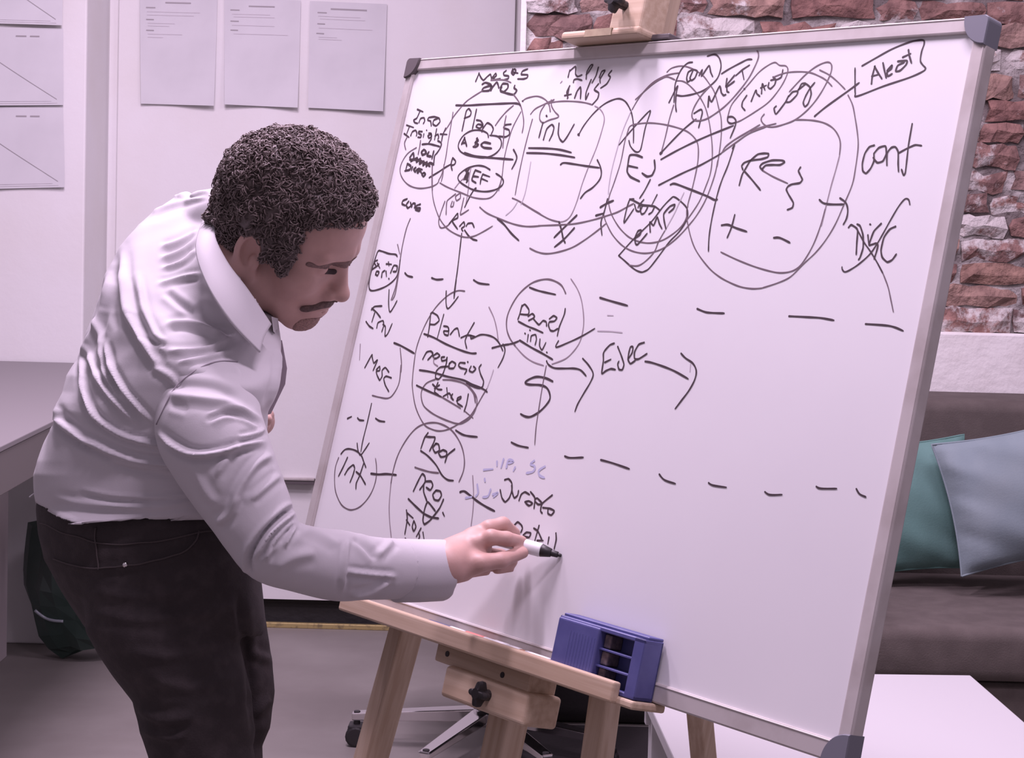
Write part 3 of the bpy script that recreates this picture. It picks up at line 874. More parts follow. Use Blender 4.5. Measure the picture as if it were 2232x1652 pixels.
# name | label | width px : tone | strokes (tile letter + points) separated by /
WRITING = r'''
word|handwriting Meses|5.2:1|A 1100,320 1140,225 1140,225 1165,275 1195,305 1240,262 1280,235 1295,300/A 1300,275 1340,225 1352,250 1310,285 1340,300 1400,285/A 1470,190 1440,215 1445,245 1500,255 1495,285 1445,300/A 1550,170 1535,215 1560,240 1590,190 1568,170 1550,205 1615,220/A 1730,170 1670,195 1655,235 1730,240 1725,275 1680,290 1610,290
line||4:2|A 1285,305 1380,300 1460,305 1530,335
word|handwriting años|6:1|A 1180,355 1220,335 1290,365 1265,430 1180,435 1195,400 1265,375 1305,385/A 1285,430 1310,385 1355,330 1372,360 1382,402/A 1400,395 1430,348 1490,352 1490,400 1440,448 1398,425 1420,388/A 1575,372 1568,400 1600,430 1560,480 1480,465 1400,440
loop||4:2|A 1180,435 1060,510 980,570 900,660 830,750 780,840 720,930/A 1560,480 1620,560 1655,640 1680,760 1682,850 1665,945
line||5.5:1|A 860,610 1000,612 1200,600 1420,590 1560,585 1625,595 1645,615
line||3.6:2|A 825,695 800,850 765,1050 735,1250 690,1440 650,1520/A 715,1330 700,1460 680,1540/A 1650,690 1560,860 1510,1000 1470,1150 1440,1300 1420,1480 1380,1650/E 1000,215 1100,270 1250,330 1400,390 1530,408 1620,390 1690,320 1730,230 1755,141
word|handwriting Plan's|5:1|A 935,920 960,800 985,685 1015,652 1045,690 1030,740 960,768/A 1110,660 1085,780 1060,900/A 1110,790 1160,800 1190,850 1150,890 1105,870 1130,840 1188,860 1175,935/A 1190,890 1240,825 1290,850 1315,900 1290,960/A 1530,840 1460,850 1440,885 1505,910 1510,965 1460,995 1380,985
line||4.2:2|A 1340,855 1400,770 1480,680 1560,612/A 1470,740 1448,860 1440,1000 1430,1130
loop||4.5:1|A 1255,1000 1240,950 1160,915 1050,920 950,980 892,1080 900,1150 960,1200 1080,1235 1220,1245 1330,1205 1400,1130 1412,1050 1370,990 1270,975
word|handwriting ABC|6:1|A 930,1082 965,1010 965,1010 992,1110/A 938,1068 985,1068/A 1120,1010 1085,1112/A 1112,1015 1132,1040 1092,1062 1135,1090 1100,1115 1068,1113/A 1280,1075 1205,1060 1165,1090 1200,1125 1295,1135
arrow||5.5:1|A 965,1188 1080,1225 1250,1245 1400,1258 1555,1270/A 1560,1150 1588,1200 1600,1250 1580,1310 1540,1385
loop||4.5:1|E 1610,55 1540,15 1440,5 1320,45 1230,120 1232,190 1330,262 1430,305 1560,320 1680,295 1755,245 1772,190 1740,140 1680,100
word|handwriting DEF, first letter crossed out|5.5:1|E 1360,35 1300,150 1340,180 1320,210/E 1310,60 1345,120 1290,175/E 1330,60 1310,160 1350,90 1330,190/E 1430,60 1405,120 1390,180 1440,215/E 1430,60 1500,85/E 1400,132 1470,142/E 1520,110 1500,165 1490,230/E 1520,110 1605,140/E 1500,160 1580,195
line||3.4:3|E 1380,20 1355,150 1345,290 1310,500/E 1180,280 1240,205 1300,150
word|handwriting Info|5:1|A 390,660 460,690/A 425,675 385,765 345,790 362,822 395,830/A 410,820 430,772 470,762 480,800 462,835/A 560,860 552,805 518,790 530,760 600,750 655,770 665,812 620,860 580,838 592,790 640,772
word|handwriting Insight|5:1|A 260,852 345,880/A 295,865 262,955/A 230,955 290,1000/A 310,980 330,932 370,915 385,950 378,985/A 450,930 410,928 405,950 440,972 430,1000 395,998/A 470,960 463,1000/A 503,913 507,917/A 530,950 560,955 562,990 535,1008 518,980 560,962 558,1020 528,1070/A 625,900 600,1030/A 605,985 640,962 650,1000 640,1022/A 735,890 700,970 685,1050/A 670,960 752,965
line||4.5:2|A 265,1000 235,1070 250,1150/A 430,1040 420,1110 400,1210
line||5:1|A 450,1085 530,1080 600,1095 662,1112/A 640,1042 682,1072 668,1130 630,1190 600,1230 590,1330
loop||3.6:2|A 380,1125 280,1190 210,1290 180,1390 200,1480 260,1560 340,1605 440,1620 560,1600 635,1560 655,1510/A 575,1330 572,1480 575,1650/E 905,0 903,250 920,420 960,560 1010,670 1090,770 1200,840 1310,875 1420,860 1540,800 1640,740
word|crossed out word in the small loop|6.5:1|A 470,1150 440,1180 455,1212 500,1192 480,1152/A 530,1180 508,1222 560,1232/A 590,1170 568,1262/A 300,1245 340,1190 348,1252 308,1292 390,1250 378,1302 430,1258 418,1322 470,1290 458,1342 510,1300 498,1352 540,1310 592,1332/A 300,1270 400,1275 500,1318 545,1352
word|handwriting Diseño|6:1|A 270,1320 248,1402/A 270,1320 312,1350 300,1392 238,1408/A 332,1360 320,1402/A 372,1368 345,1390 370,1422/A 378,1402 402,1382 388,1432/A 400,1432 420,1402 442,1434/A 408,1380 452,1392/A 470,1430 445,1450 465,1475 490,1450 470,1430
arrow||5.2:1|A 535,1490 650,1420 740,1360 805,1325/A 820,1250 800,1330 815,1402/A 820,1250 855,1290 840,1330 805,1340
loop||4:2|A 1670,560 1720,525 1840,500 1930,530 1985,590 2010,685/A 1768,718 1830,650 1950,590 2055,540
line||5:1|A 1668,558 1676,564
loop||3.8:2|B 270,590 380,570 500,560 650,565 760,580 840,602
loop||3.4:3|B 875,620 930,650 975,710 990,790 960,920 900,1110 840,1260 790,1380 720,1570 660,1770 600,1920 550,1990 500,2020 445,2030
line||3.8:2|A 1790,780 1740,960 1680,1200 1620,1480 1580,1700
line||3.8:2|E 1880,400 1950,430 2100,520 2232,600/F 0,470 150,560 320,655 445,690
line||3.2:4|A 1770,1300 1740,1480 1700,1680 1650,1820/E 1940,450 1880,540 1800,610
cross||6:1|F 440,690 470,790 490,890 515,945/F 655,610 500,760 380,880/F 625,765 500,900 385,995
mark||4:2|B 345,545 350,620 390,690 435,750 320,790 240,830/B 270,600 215,690 205,780 240,825/B 310,570 325,630 332,690/B 315,590 345,560 382,540
mark||6:1|B 285,737 295,746
word|handwriting Inv|5.2:1|B 245,820 220,910 195,1005/B 250,1030 290,900 350,845 378,880 360,960 320,1042/B 440,830 430,950 450,1020 488,1055 540,990 625,840
line||5.2:1|B 72,1130 300,1135 450,1150 590,1185/B 48,1190 250,1195 450,1215 632,1245
arrow||5:1|B 458,1332 500,1310 620,1325 780,1350 930,1370/B 905,1275 940,1350 955,1440 930,1520 850,1610 760,1670 700,1745
word|second handwriting Meses|4.6:1|B 550,268 570,180/B 572,192 640,138 640,230 668,260 720,240/B 770,240 805,200 850,125 828,122 778,205 770,295/B 918,150 890,250 840,340/B 930,272 960,200 1000,190 940,290 942,342/B 1080,190 1040,240 1065,270 1020,350 945,402/B 615,332 622,302 660,290 720,307
word|second handwriting años|5.2:1|B 570,375 535,450 550,520/B 508,492 590,475/B 560,405 540,530/B 630,522 660,440 700,390 706,440 700,532/B 830,300 770,450 765,542 800,462/B 920,350 868,420 922,460 908,530 842,605
mark||3.4:3|B 476,318 455,342
arrow||4.5:1|B 678,972 740,860 850,720 970,610 1080,550 1170,530 1240,560 1290,630 1325,720 1345,860 1345,1068
mark||8:1|B 674,966 684,974
loop||4.4:1|B 1290,1040 1310,1110 1370,1175 1425,1160 1455,1050 1490,880 1548,700 1528,690 1395,830 1280,960 1170,1092
loop||4:2|B 1280,910 1310,860 1400,835 1540,825 1700,840 1870,880 2000,930 2090,1010 2130,1100 2132,1250 2110,1400 2060,1620 2010,1800 2005,1850
loop||3.8:2|B 1285,900 1240,1050 1190,1300 1110,1550 1050,1720 1045,1810 1080,1940 1160,2080 1250,2180 1330,2235 1440,2275 1560,2284 1700,2250 1830,2170 1930,2080 1985,1985 2003,1900 1988,1845
loop||4.5:1|F 1165,1100 1340,905 1560,690 1700,510 1795,410 1840,385 1920,440 1990,515 2005,590 1985,680 1900,810 1780,935 1650,1110 1540,1250 1480,1290 1430,1298 1350,1260 1230,1155 1165,1100
loop||4:2|F 1290,1215 1400,1222 1500,1160 1600,1050 1650,930 1730,790
loop||3.2:4|F 1730,790 1840,590 1890,480 1960,330/B 1310,690 1210,930 1130,1200 1075,1420 1045,1600 1040,1690
loop||3.8:2|F 985,610 1010,690 1080,830 1170,940 1260,1010 1370,1055 1500,1070 1640,1040 1770,970 1900,860 2010,740 2120,600 2232,400 2330,130 2370,-60
loop||3.6:2|C 190,430 250,380 370,355 490,385 620,465 700,565 770,680 820,870 850,1010 850,1200 828,1400 800,1580/C 300,535 380,540 450,580 540,670 600,750 660,870 700,1020 725,1180 740,1330 740,1480 720,1650 670,1800 580,2010 440,2220
loop||4:2|B 1330,660 1420,510 1550,360 1690,270 1800,232 1900,217/B 1370,540 1560,370 1690,285 1760,265 1850,300
loop||4.6:1|C 500,310 440,322 370,390 320,490 290,580 282,680 275,800/C 310,710 380,720 500,700 620,660 710,600 800,510 842,400 845,320 820,250 770,215 680,237
arrow||4.8:1|C 215,800 260,710 315,600/C 322,600 302,700 295,830 305,912
word|handwriting COM|5:1|C 500,400 450,430 430,500 442,550 482,520/C 512,400 470,500 490,530 530,500 560,420 522,400/C 582,470 620,400 608,482/C 620,470 702,350 722,430 747,485
line||3.8:2|C 272,830 220,1000 175,1200 120,1412
mark||9:1|C 112,1418 128,1410
arrow||4.8:1|C 120,1410 250,1270 400,1120 545,1000/C 520,932 600,885 620,920 602,1000 575,1108
arrow||4.8:1|C 118,1492 300,1390 500,1290 700,1200 1000,1080/C 930,975 990,975 1028,1020 1018,1090 960,1232/C 930,980 930,1030 970,1055 1030,1040
arrow||4.5:1|C 90,1805 265,1715 420,1640 600,1560 850,1420
line||4.2:2|C 870,1390 905,1335 1000,1260 1150,1170 1320,1070/C 855,1410 1030,1285 1200,1170 1400,1092
loop||4.2:2|C 715,600 620,700 540,820 498,920 500,990 550,1020 640,1010 740,960 900,840 1050,680 1180,510 1260,360 1300,260 1302,200 1285,172
line||4.5:1|C 855,450 950,390 1100,310 1170,277 1225,275
word|handwriting MKT|5.2:1|C 690,852 700,720 715,770 740,782 830,600 852,680 880,712 908,702/C 920,510 905,605/C 1012,470 905,602 942,592 1012,540/C 918,600 920,662 945,677/C 1030,470 1110,400 1195,345/C 1105,410 1126,520
loop||3.8:2|C 930,970 970,840 1050,730 1180,580 1300,440 1400,360 1500,312 1560,347 1640,357 1660,420 1620,530 1540,660 1420,800 1250,920 1100,1012 1035,1040
word|handwriting MAOS in a bubble|5:1|C 1160,715 1110,790 1102,850 1140,897/C 1215,785 1270,650 1282,692 1320,725/C 1340,692 1350,570 1382,650/C 1330,622 1400,590/C 1430,560 1420,612 1450,632 1500,582 1512,520 1450,530/C 1480,490 1520,522 1580,490 1600,400/C 1128,632 1138,640
loop||4.2:2|D 145,942 110,990 120,1040 180,1090 270,1095 400,1060 520,1010 650,910 760,790 860,640 940,480 967,380 950,320 890,312 780,360 660,450 550,560 450,670
word|handwriting Log|5:1|D 290,845 265,872 290,940 400,800 430,742/D 440,722 410,790 460,790 540,710 552,662 490,672 440,730/D 560,642 590,622 650,570 600,572 565,647/D 650,570 700,612 716,700 680,812 640,850 620,800 650,720 700,630 760,557
loop||3.8:2|D 260,490 400,440 550,425 700,435 820,482 900,530 970,602/D 820,405 930,460 1030,540 1130,640/D 1165,710 1220,830 1250,980 1280,1180 1287,1350 1255,1600 1215,1800 1115,2040 1015,2270 895,2470 765,2630 615,2770 470,2915 320,2990 112,3058/P 1660,628 1640,629 1615,625 1590,615 1567,602 1545,583 1520,550 1507,520 1498,480 1497,455
loop||4:2|D -20,1145 150,1090 290,1055/D 520,1010 640,1010 760,1020 880,1050 980,1110 1045,1200 1072,1300 1060,1450
loop||3.5:3|D 1060,1450 1015,1620 960,1810 900,2050 840,2300
loop||3.8:2|G 1780,870 1720,1080 1640,1290 1540,1470 1450,1580 1350,1630 1220,1642 1080,1615 900,1560 700,1480 510,1390
line||4.6:1|G 677,90 600,330 530,500 480,650 430,850 390,1050 367,1220 360,1382
mark||6:1|G 655,130 672,95
arrow||5.4:1|F 1795,237 1850,225 2000,280 2232,372 2330,420 2367,415
word|handwriting RES|5.2:1|G 735,577 770,450 815,370 870,280 960,202 1040,190 1090,195 1080,235 1000,260 880,275 800,302 765,342 780,392/G 800,410 880,500 992,637/G 1020,372 1060,335 1150,330 1230,330 1287,297 1250,275 1130,275 1020,312 985,355 1030,405/G 1480,360 1455,402 1480,460 1502,510 1470,550 1380,565 1330,590 1308,632 1340,700 1392,790 1380,850 1318,877
line||3.8:2|G 1030,405 1150,475 1325,555
mark||5.4:1|G 520,1065 600,1058 700,1100 827,1142/G 680,940 640,1090 588,1217/G 1155,1217 1230,1218 1352,1277
arrow||5.2:1|G 1710,755 1760,795 1850,810 2005,810/G 1960,735 2030,790 2055,880 2040,980 2000,1057
word|handwriting cont|5.2:1|D 1485,1320 1425,1340 1370,1420 1340,1540 1345,1630 1385,1660 1440,1600 1480,1510 1480,1420/D 1480,1420 1540,1350 1620,1330 1630,1420 1590,1510 1520,1530 1470,1470/D 1638,1562 1640,1420 1690,1350 1740,1340 1775,1400 1775,1540 1780,1642/D 1945,1060 1900,1320 1880,1500 1862,1650 1840,1685 1815,1612/D 1780,1415 1880,1360 1980,1317 2060,1325
loop||5:1|D 1335,355 1500,260 1700,150 1900,70 2010,45 2082,45 2090,90 2060,180 2045,290 2070,340 2107,387 2060,430 1900,500 1600,600 1280,722 1253,690 1250,560 1250,380
line||5.5:1|D 758,967 900,850 1150,670 1300,560
word|handwriting Alert|5.6:1|D 1450,572 1460,480 1490,365 1490,365 1530,440 1577,512/D 1455,480 1545,457/D 1590,320 1610,420 1630,502/D 1640,412 1700,345 1690,390 1640,432 1650,480 1702,450/D 1770,300 1880,290 1870,340 1800,410 1745,420 1770,350 1850,310/D 1900,160 1910,230 1937,322/D 1830,250 1927,205
word|handwriting Disc, crossed out|5.4:1|H 1060,757 1092,725 1150,760 1170,800 1160,950 1153,1087/H 1165,718 1200,740 1235,850 1237,1000 1200,1120 1180,1150/H 1295,850 1305,952/H 1320,718 1330,722/H 1457,710 1370,800 1330,900 1310,972 1390,950 1417,970 1400,1050 1370,1142/H 1632,745 1560,780 1490,880 1455,1030 1470,1120 1530,1177 1590,1150 1642,1080
line||4.4:1|H 1805,477 1790,420 1745,412 1670,500 1580,650 1480,830 1410,950 1320,1080 1200,1190 1100,1260 1020,1297 985,1270 980,1235/H 1170,790 1250,940 1320,1040 1400,1170 1480,1320
line||3.6:2|H 1480,1320 1540,1480 1575,1640 1605,1785
mark||5:1|F 1030,410 1002,520 980,600 950,700 962,850
mark||6:1|F 942,512 1020,465 1102,430/F 888,612 982,585
loop||4:2|E 1485,510 1570,580 1700,640 1850,700 1980,735 2100,745 2232,735/F 190,735 440,725 640,710 850,665 1000,620 1150,570 1280,500 1350,465
line||5.5:1|E 1700,652 1780,720 1870,830 1960,915
loop||4:2|F 85,1010 180,1055 290,1075 430,1055 600,1000 750,910 900,800 1010,710
word|scribbled handwriting pobj|4.8:1|F 1350,412 1300,420 1265,520 1230,702 1350,530/F 1300,412 1350,432 1450,480 1600,500 1665,547/F 1360,480 1380,550 1420,560 1450,500 1420,470 1400,520/F 1470,420 1425,480 1440,590 1480,580 1520,500 1450,490/F 1632,360 1570,480/F 1600,510 1570,570 1530,597
line||4.6:1|F 1550,175 1480,310 1420,402
word|handwriting EMP|5.2:1|F 1370,882 1422,850 1440,790 1400,802 1365,880 1370,952 1400,960 1512,830/F 1550,812 1545,690 1590,732 1635,630 1660,710 1692,772/F 1740,772 1720,680 1715,590 1790,500 1850,480 1830,530 1775,577
word|handwriting EJ|5.8:1|B 1452,1242 1380,1215 1300,1220 1275,1350 1270,1420 1310,1480 1420,1535/B 1280,1345 1397,1370/B 1600,1280 1607,1380 1570,1460 1510,1475 1450,1435
word|handwriting tool|4.2:2|E 1190,350 1090,430 1078,510 1075,602/E 1150,440 1130,500 1160,500 1170,442/E 1242,340 1190,380 1202,430 1247,400 1250,340/E 1290,400 1262,530 1250,602 1350,542
line||5:1|E 1440,280 1420,292 1370,370 1300,512
loop||4:2|E 1060,440 1010,580 985,680 1000,750 1040,760 1110,720 1200,600 1222,590
word|handwriting REC|5:1|E 1110,717 1200,602 1215,590 1215,640 1150,680 1215,777/E 1240,742 1290,690 1300,740 1262,770 1280,802/E 1320,740 1340,710 1392,705 1417,757/E 1300,790 1350,860 1400,900 1452,915
word|handwriting cons|5.6:1|E 600,410 550,432 540,470 580,490/E 620,440 590,482 610,520 650,490 640,450/E 655,507 670,465 700,470 690,522/E 762,475 720,490 702,520 760,522 750,555 700,542
line||4:2|E 640,650 590,780 540,1000 515,1170 500,1300 460,1550 420,1640/E 485,965 512,1080
line||4.6:1|E 1265,830 1240,1050 1210,1300 1180,1500 1172,1610/I 1395,500 1410,380 1422,270
arrow||4.6:1|I 1300,415 1298,560 1320,627 1380,570 1447,480
loop||4.6:1|E 200,1180 245,1050 290,1045 380,1075 460,1085 482,1112/E 200,1180 150,1350 138,1480 170,1525 270,1505 380,1450 470,1360 505,1240 515,1150
word|handwriting Startup|5:1|E 240,1155 200,1175 222,1222/E 170,1272 240,1222 260,1200/E 240,1190 270,1252/E 217,1332 230,1290 260,1300 240,1342 218,1325/E 290,1362 300,1302 332,1280/E 345,1290 350,1352/E 348,1200 412,1205/E 375,1178 380,1222/E 400,1310 440,1220 482,1230 470,1290 430,1292/E 378,1378 384,1384
dashes||5:1|E 575,1310 610,1345 670,1360/E 900,1370 960,1390 1040,1385/E 1410,1395 1480,1435 1600,1450
arrow||4.4:1|I 605,400 600,570 615,667 660,610 702,530
line||3.8:2|I 630,522 680,380 710,230
word|handwriting Inv at the board's left side|4.6:1|I 390,642 430,602 520,595/I 395,625 450,670 502,737/I 430,680 395,792/I 325,785 365,840 412,870/I 455,862 470,800 530,775 540,830 515,912/I 530,820 560,850 555,962 590,930 642,810
word|handwriting Mesc|4.8:1|I 310,1345 395,1190 400,1220 420,1290 465,1250 410,1382/I 450,1370 490,1330 490,1380 450,1390 460,1440 490,1502/I 602,1400 560,1345 520,1380 520,1450 490,1502/I 632,1470 570,1450 540,1480 560,1560 602,1637
line||3.4:3|I 255,1060 245,1250
loop||3.8:2|I 740,1110 755,1290 750,1400/L 972,90 950,300 880,440 810,490 700,475 622,455
line||5.4:1|I 665,1045 760,1085 912,1172
loop||3.8:2|I 1525,415 1440,410 1330,460 1200,580 1100,720 1010,900 940,1100 910,1280 890,1480 890,1600 930,1830 1027,2030 1127,2095 1227,2115 1337,2090 1457,2025 1577,1945 1657,1835 1737,1695 1797,1595
line||3.2:4|I 1797,1595 1850,1450 1875,1370
word|handwriting Plan de|4.8:1|I 1075,970 1095,850 1110,702/I 1110,690 1130,675 1190,710 1215,770 1160,820 1095,817/I 1270,700 1190,992/I 1270,840 1320,850 1330,900 1270,900 1280,940 1325,950 1330,860/I 1350,942 1400,880 1440,870 1462,967/I 1640,800 1560,940 1530,1020 1550,1112/I 1480,982 1560,950 1650,970 1600,992 1600,950
arrow||4.6:1|I 1650,975 1720,945 1800,950 1880,980 1940,1040 1990,1142/I 1990,1060 2015,1130 1990,1230 1930,1345
line||5:1|I 1030,935 1150,980 1300,1060 1480,1135 1600,1170 1667,1170
loop||3.6:3|I 1820,610 1880,740 1915,880 1932,1012
line||5:1|I 1858,1107 1980,1075 2075,1060/J 290,1058 330,1050 402,1020
word|handwriting negocios|5:1|I 1015,1242 1060,1160 1110,1145 1140,1180 1075,1252/I 1150,1195 1190,1170 1222,1200 1180,1232 1150,1230 1130,1180/I 1280,1215 1240,1222 1250,1262 1300,1250 1312,1215 1300,1300 1260,1420 1210,1485 1170,1470 1180,1390 1230,1340 1340,1330/I 1340,1290 1330,1350 1390,1352 1415,1300 1370,1270 1335,1302/I 1530,1290 1470,1285 1450,1320 1480,1350 1550,1370 1522,1427/I 1560,1275 1568,1279/I 1602,1330 1580,1380 1620,1400 1660,1360 1630,1330/I 1725,1310 1700,1350 1720,1430 1755,1510 1740,1580 1700,1592
line||3.6:3|I 1150,1230 1150,1290 1200,1327
line||5:1|I 975,1375 1130,1400 1300,1450 1500,1495 1620,1550 1740,1600 1800,1642
line||7:1|I 1550,1530 1640,1575 1720,1592
loop||4:2|L 1390,260 1280,310 1220,420 1240,560 1310,640 1420,710 1560,770 1680,800 1780,760 1860,670 1895,560 1890,470 1830,380 1740,310 1600,270 1480,265
line||6.5:2|L 1790,340 1860,430 1878,540
line||5:1|L 1163,333 1300,400 1470,475
line||3.8:2|L 1470,475 1580,540 1700,612/L 1740,640 1850,732
word|handwriting Excel|5:1|L 1358,320 1420,380 1472,385/L 1422,300 1380,410 1432,452/L 1440,330 1378,372/L 1488,467 1560,430 1602,500/L 1530,365 1542,482/L 1600,440 1580,480 1612,512/L 1650,522 1700,492 1700,470 1660,490 1660,550 1722,592/L 1792,440 1770,560 1740,652
loop||4.6:2|J 967,442 920,350 840,295 740,270 620,290 520,340 400,450 310,590 255,730 250,870 290,990 360,1090
loop||3.5:3|J 360,1090 460,1200 570,1275 700,1320/J 800,1303 960,1240 1060,1150 1140,1030 1180,870 1185,720 1160,530 1110,390 1030,265
dashes||5:1|J 528,370 620,405 720,430 845,457
word|handwriting Panel|5:1|J 435,590 410,690 385,762/J 435,602 470,575 520,640 510,700 418,695/J 518,772 570,745 590,720 560,690 508,722/J 570,745 640,822 690,775 730,790 735,842/J 770,752 820,715 860,740 830,780 770,790 758,830 780,890 820,900 872,870/J 962,630 950,700 890,850 865,962
line||4.8:1|J 392,783 500,840 600,880 692,922
word|handwriting inv. under Panel|4.6:1|J 470,928 480,934/J 530,888 540,893/J 512,945 500,1032/J 540,1022 550,960 600,945 612,1000 595,1072/J 655,1000 650,1080 680,1130 727,1040/J 735,1158 745,1163
line||5.2:1|J 408,1013 550,1100 680,1170 810,1247
arrow||4.4:1|J 880,1020 850,1097 1000,1040 1160,965 1322,870
arrow||5:1|J 735,1265 760,1310 830,1350 950,1355 1070,1355 1150,1377 1217,1447/J 1175,1235 1250,1320 1302,1420 1270,1520 1190,1655 1116,1785 1080,1880
dollar|large dollar sign|6:1|P 1205,831 1190,824 1171,821 1155,826 1145,834 1155,838 1177,839 1192,845 1199,860 1197,874 1180,894 1160,907 1147,908 1135,902
line||3.6:2|P 1191,797 1183,840 1175,890 1169,930 1166,969
word|handwriting Ejec|5.2:1|K 442,715 390,735 330,800 310,842 310,930 290,1082 340,1050 400,1025 457,1035/K 328,947 402,910/K 485,755 530,870 560,970 540,1035 500,1030 485,970 500,932/K 620,892 660,830 670,760 640,760 620,830 610,910 640,962 700,922/K 807,705 740,730 690,820 690,900 740,905 842,840
arrow||5.2:1|K 818,935 900,950 1050,1000 1180,1055 1342,1147/K 1255,838 1310,895 1400,960 1440,1050 1420,1160 1350,1290 1260,1410 1183,1512
dashes||5.4:1|K 268,160 400,200 605,257/K 1450,295 1550,335 1640,345 1780,350/P 1720,689 1760,691 1790,693 1818,698/P 1887,706 1930,709 1950,713 1969,721
smudge||3.4:4|K 360,375 430,378/K 240,565 400,570 540,585/K 1370,970 1362,1060
dashes||5:1|L 322,737 372,713/L 445,730 470,755 522,760/L 665,735 710,765 777,775
arrow||4.4:1|L 615,555 560,800 510,1000 485,1142/L 440,1038 450,1120 480,1180 530,1120 587,1033
loop||4.6:1|M 243,387 290,335 350,325 430,350 490,405 520,480 547,552
loop||3.6:2|M 215,430 175,550 165,700 180,850 240,990 310,1050 380,1065 470,1030 560,940 630,820 670,680 675,540 663,440
word|handwriting Int|5.2:1|M 322,430 270,545 213,657/M 290,637 330,570 390,520 410,560 390,640 353,732/M 520,500 470,650 430,740 425,812/M 428,603 480,650 542,757
line||5.8:1|M 608,625 700,635 800,630 917,642
loop||4.2:2|M 850,750 880,580 940,390 1040,210 1150,80 1260,20 1380,5 1480,30 1580,90 1660,190 1720,320 1745,470 1730,600 1678,727
loop||3.4:3|M 850,750 830,1000 835,1200 855,1400
word|handwriting Mod|5.4:1|M 1302,130 1260,190 1215,322/M 1275,175 1330,180 1387,185 1370,250 1320,352/M 1400,260 1360,310 1390,370 1440,340 1430,270 1390,260/M 1480,340 1430,370 1460,422 1520,410 1530,360 1480,335/M 1627,328 1540,400 1508,492
line||5:1|M 1213,348 1300,410 1400,520 1470,640 1540,700 1612,710
line||4.4:2|M 1143,548 1220,575 1330,605 1432,617
word|handwriting Prog|5.6:1|M 1125,837 1180,720 1230,630 1265,660 1265,730 1200,822/M 1270,720 1340,720 1360,770 1330,825 1280,792/M 1250,770 1250,850 1290,962/M 1400,830 1360,880 1380,940 1430,950 1465,890 1450,840 1400,830/M 1490,940 1440,1050 1330,1190 1260,1240 1240,1190 1260,1060 1300,970 1392,1082/M 1063,933 1150,1020 1250,1110 1340,1155 1432,1170/M 1482,1100 1502,1142
word|handwriting Fon|5.2:1|M 1040,1070 1050,1180 1020,1362/M 1045,1100 1122,1167/M 1040,1190 1082,1252/M 1130,1200 1110,1270 1130,1325 1155,1270 1135,1205/M 1217,1290 1160,1392/M 1190,1340 1200,1390 1180,1442/M 1240,1340 1257,1442/M 1025,1413 1052,1445
loop||3.4:3|M 1845,650 1855,850 1850,1050 1825,1262
line||6:1|N 240,850 290,840 350,880 450,960 560,1030 662,1082
word|handwriting Jurado|5.4:1|N 783,702 830,690 870,740 870,830 840,920 790,970 750,920 728,820/N 868,770 875,850 900,920 940,890 952,830/N 958,952 985,880 1030,850 1087,882/N 1098,848 1150,920 1140,1052/N 1030,970 1080,960 1122,990 1080,1015 1038,985/N 1150,940 1180,925 1240,990 1190,1000 1150,960/N 1362,888 1240,990 1220,1080 1242,1107/N 1248,1040 1330,1050 1387,1080 1350,1130 1310,1110 1310,1060
word|unfinished handwriting Detail at the marker tip|5.4:1|N 888,1267 940,1215 985,1250 1000,1290 980,1342/N 1010,1372 1050,1340 1100,1350 1080,1400 1018,1390/N 1138,1290 1190,1330 1240,1442/N 1202,1258 1150,1442/N 1178,1440 1252,1440/N 1322,1400 1308,1482/N 1407,1350 1410,1430 1385,1542
smudge|faded blue writing|7:5|N 530,580 640,570/N 690,480 690,532/N 770,450 740,552/N 805,552 830,460 890,480 830,502/N 910,550 890,592/N 1142,470 1100,510 1150,540 1130,600 1048,620/N 1272,540 1200,590 1210,650 1267,677/N 450,760 460,860 430,902/N 310,922 382,910/N 540,690 546,722/N 612,820 580,900 518,912/N 640,880 700,860 648,912
dashes||5.2:1|L 1640,880 1720,930 1800,950 1902,960/N 865,245 950,285 1072,310/O 175,525 240,545 402,540/O 613,570 760,610 962,680/O 1325,745 1390,815 1522,860/O 1925,850 1980,880 2142,905/Q 378,960 440,995 587,993/Q 1003,895 1060,918 1252,920/Q 1490,923 1530,985 1607,1022
'''
NAMES = {'word': 'handwritten_word', 'loop': 'drawn_loop', 'line': 'drawn_line', 'arrow': 'drawn_arrow', 'mark': 'drawn_mark', 'cross': 'drawn_cross',
         'dashes': 'dashed_line', 'dollar': 'dollar_sign', 'smudge': 'ink_smudge'}
INKS = {'1': M_INK, '2': M_INK2, '3': M_INK3, '4': M_INK4, '5': M_INKB}
_ns = 0


def stroke(pts_ab, w):
    """flat inked ribbon on the board, w in metres (full width)"""
    global _ns
    _ns += 1
    c = 0.0004 + (_ns % 40) * 4e-6
    p = np.asarray(pts_ab)
    n = len(p)
    V, F = [], []
    tn = np.zeros((n, 2))
    for i in range(n):
        d = p[min(i + 1, n - 1)] - p[max(i - 1, 0)]
        L = np.hypot(*d)
        tn[i] = d / L if L > 1e-9 else (tn[i - 1] if i else (1, 0))
    for i in range(n):
        hw = w / 2 * (1.0 + 0.10 * math.sin(i * 0.9 + _ns))
        if i == n - 1: hw *= 0.7
        nr = np.array([-tn[i][1], tn[i][0]])
        V.append(bl(*(p[i] + nr * hw), c))
        V.append(bl(*(p[i] - nr * hw), c))
    for i in range(n - 1):
        F.append((2 * i, 2 * i + 1, 2 * i + 3, 2 * i + 2))
    for i, sg in ((0, -1), (n - 1, 1)):
        hw = w / 2 * (0.7 if i else 1)
        k = len(V)
        base = math.atan2(tn[i][1] * sg, tn[i][0] * sg)
        for t in np.linspace(-math.pi / 2, math.pi / 2, 6):
            V.append(bl(*(p[i] + hw * np.array([math.cos(base + t), math.sin(base + t)])), c))
        F.append(tuple(range(k, k + 6)))
    return V, F


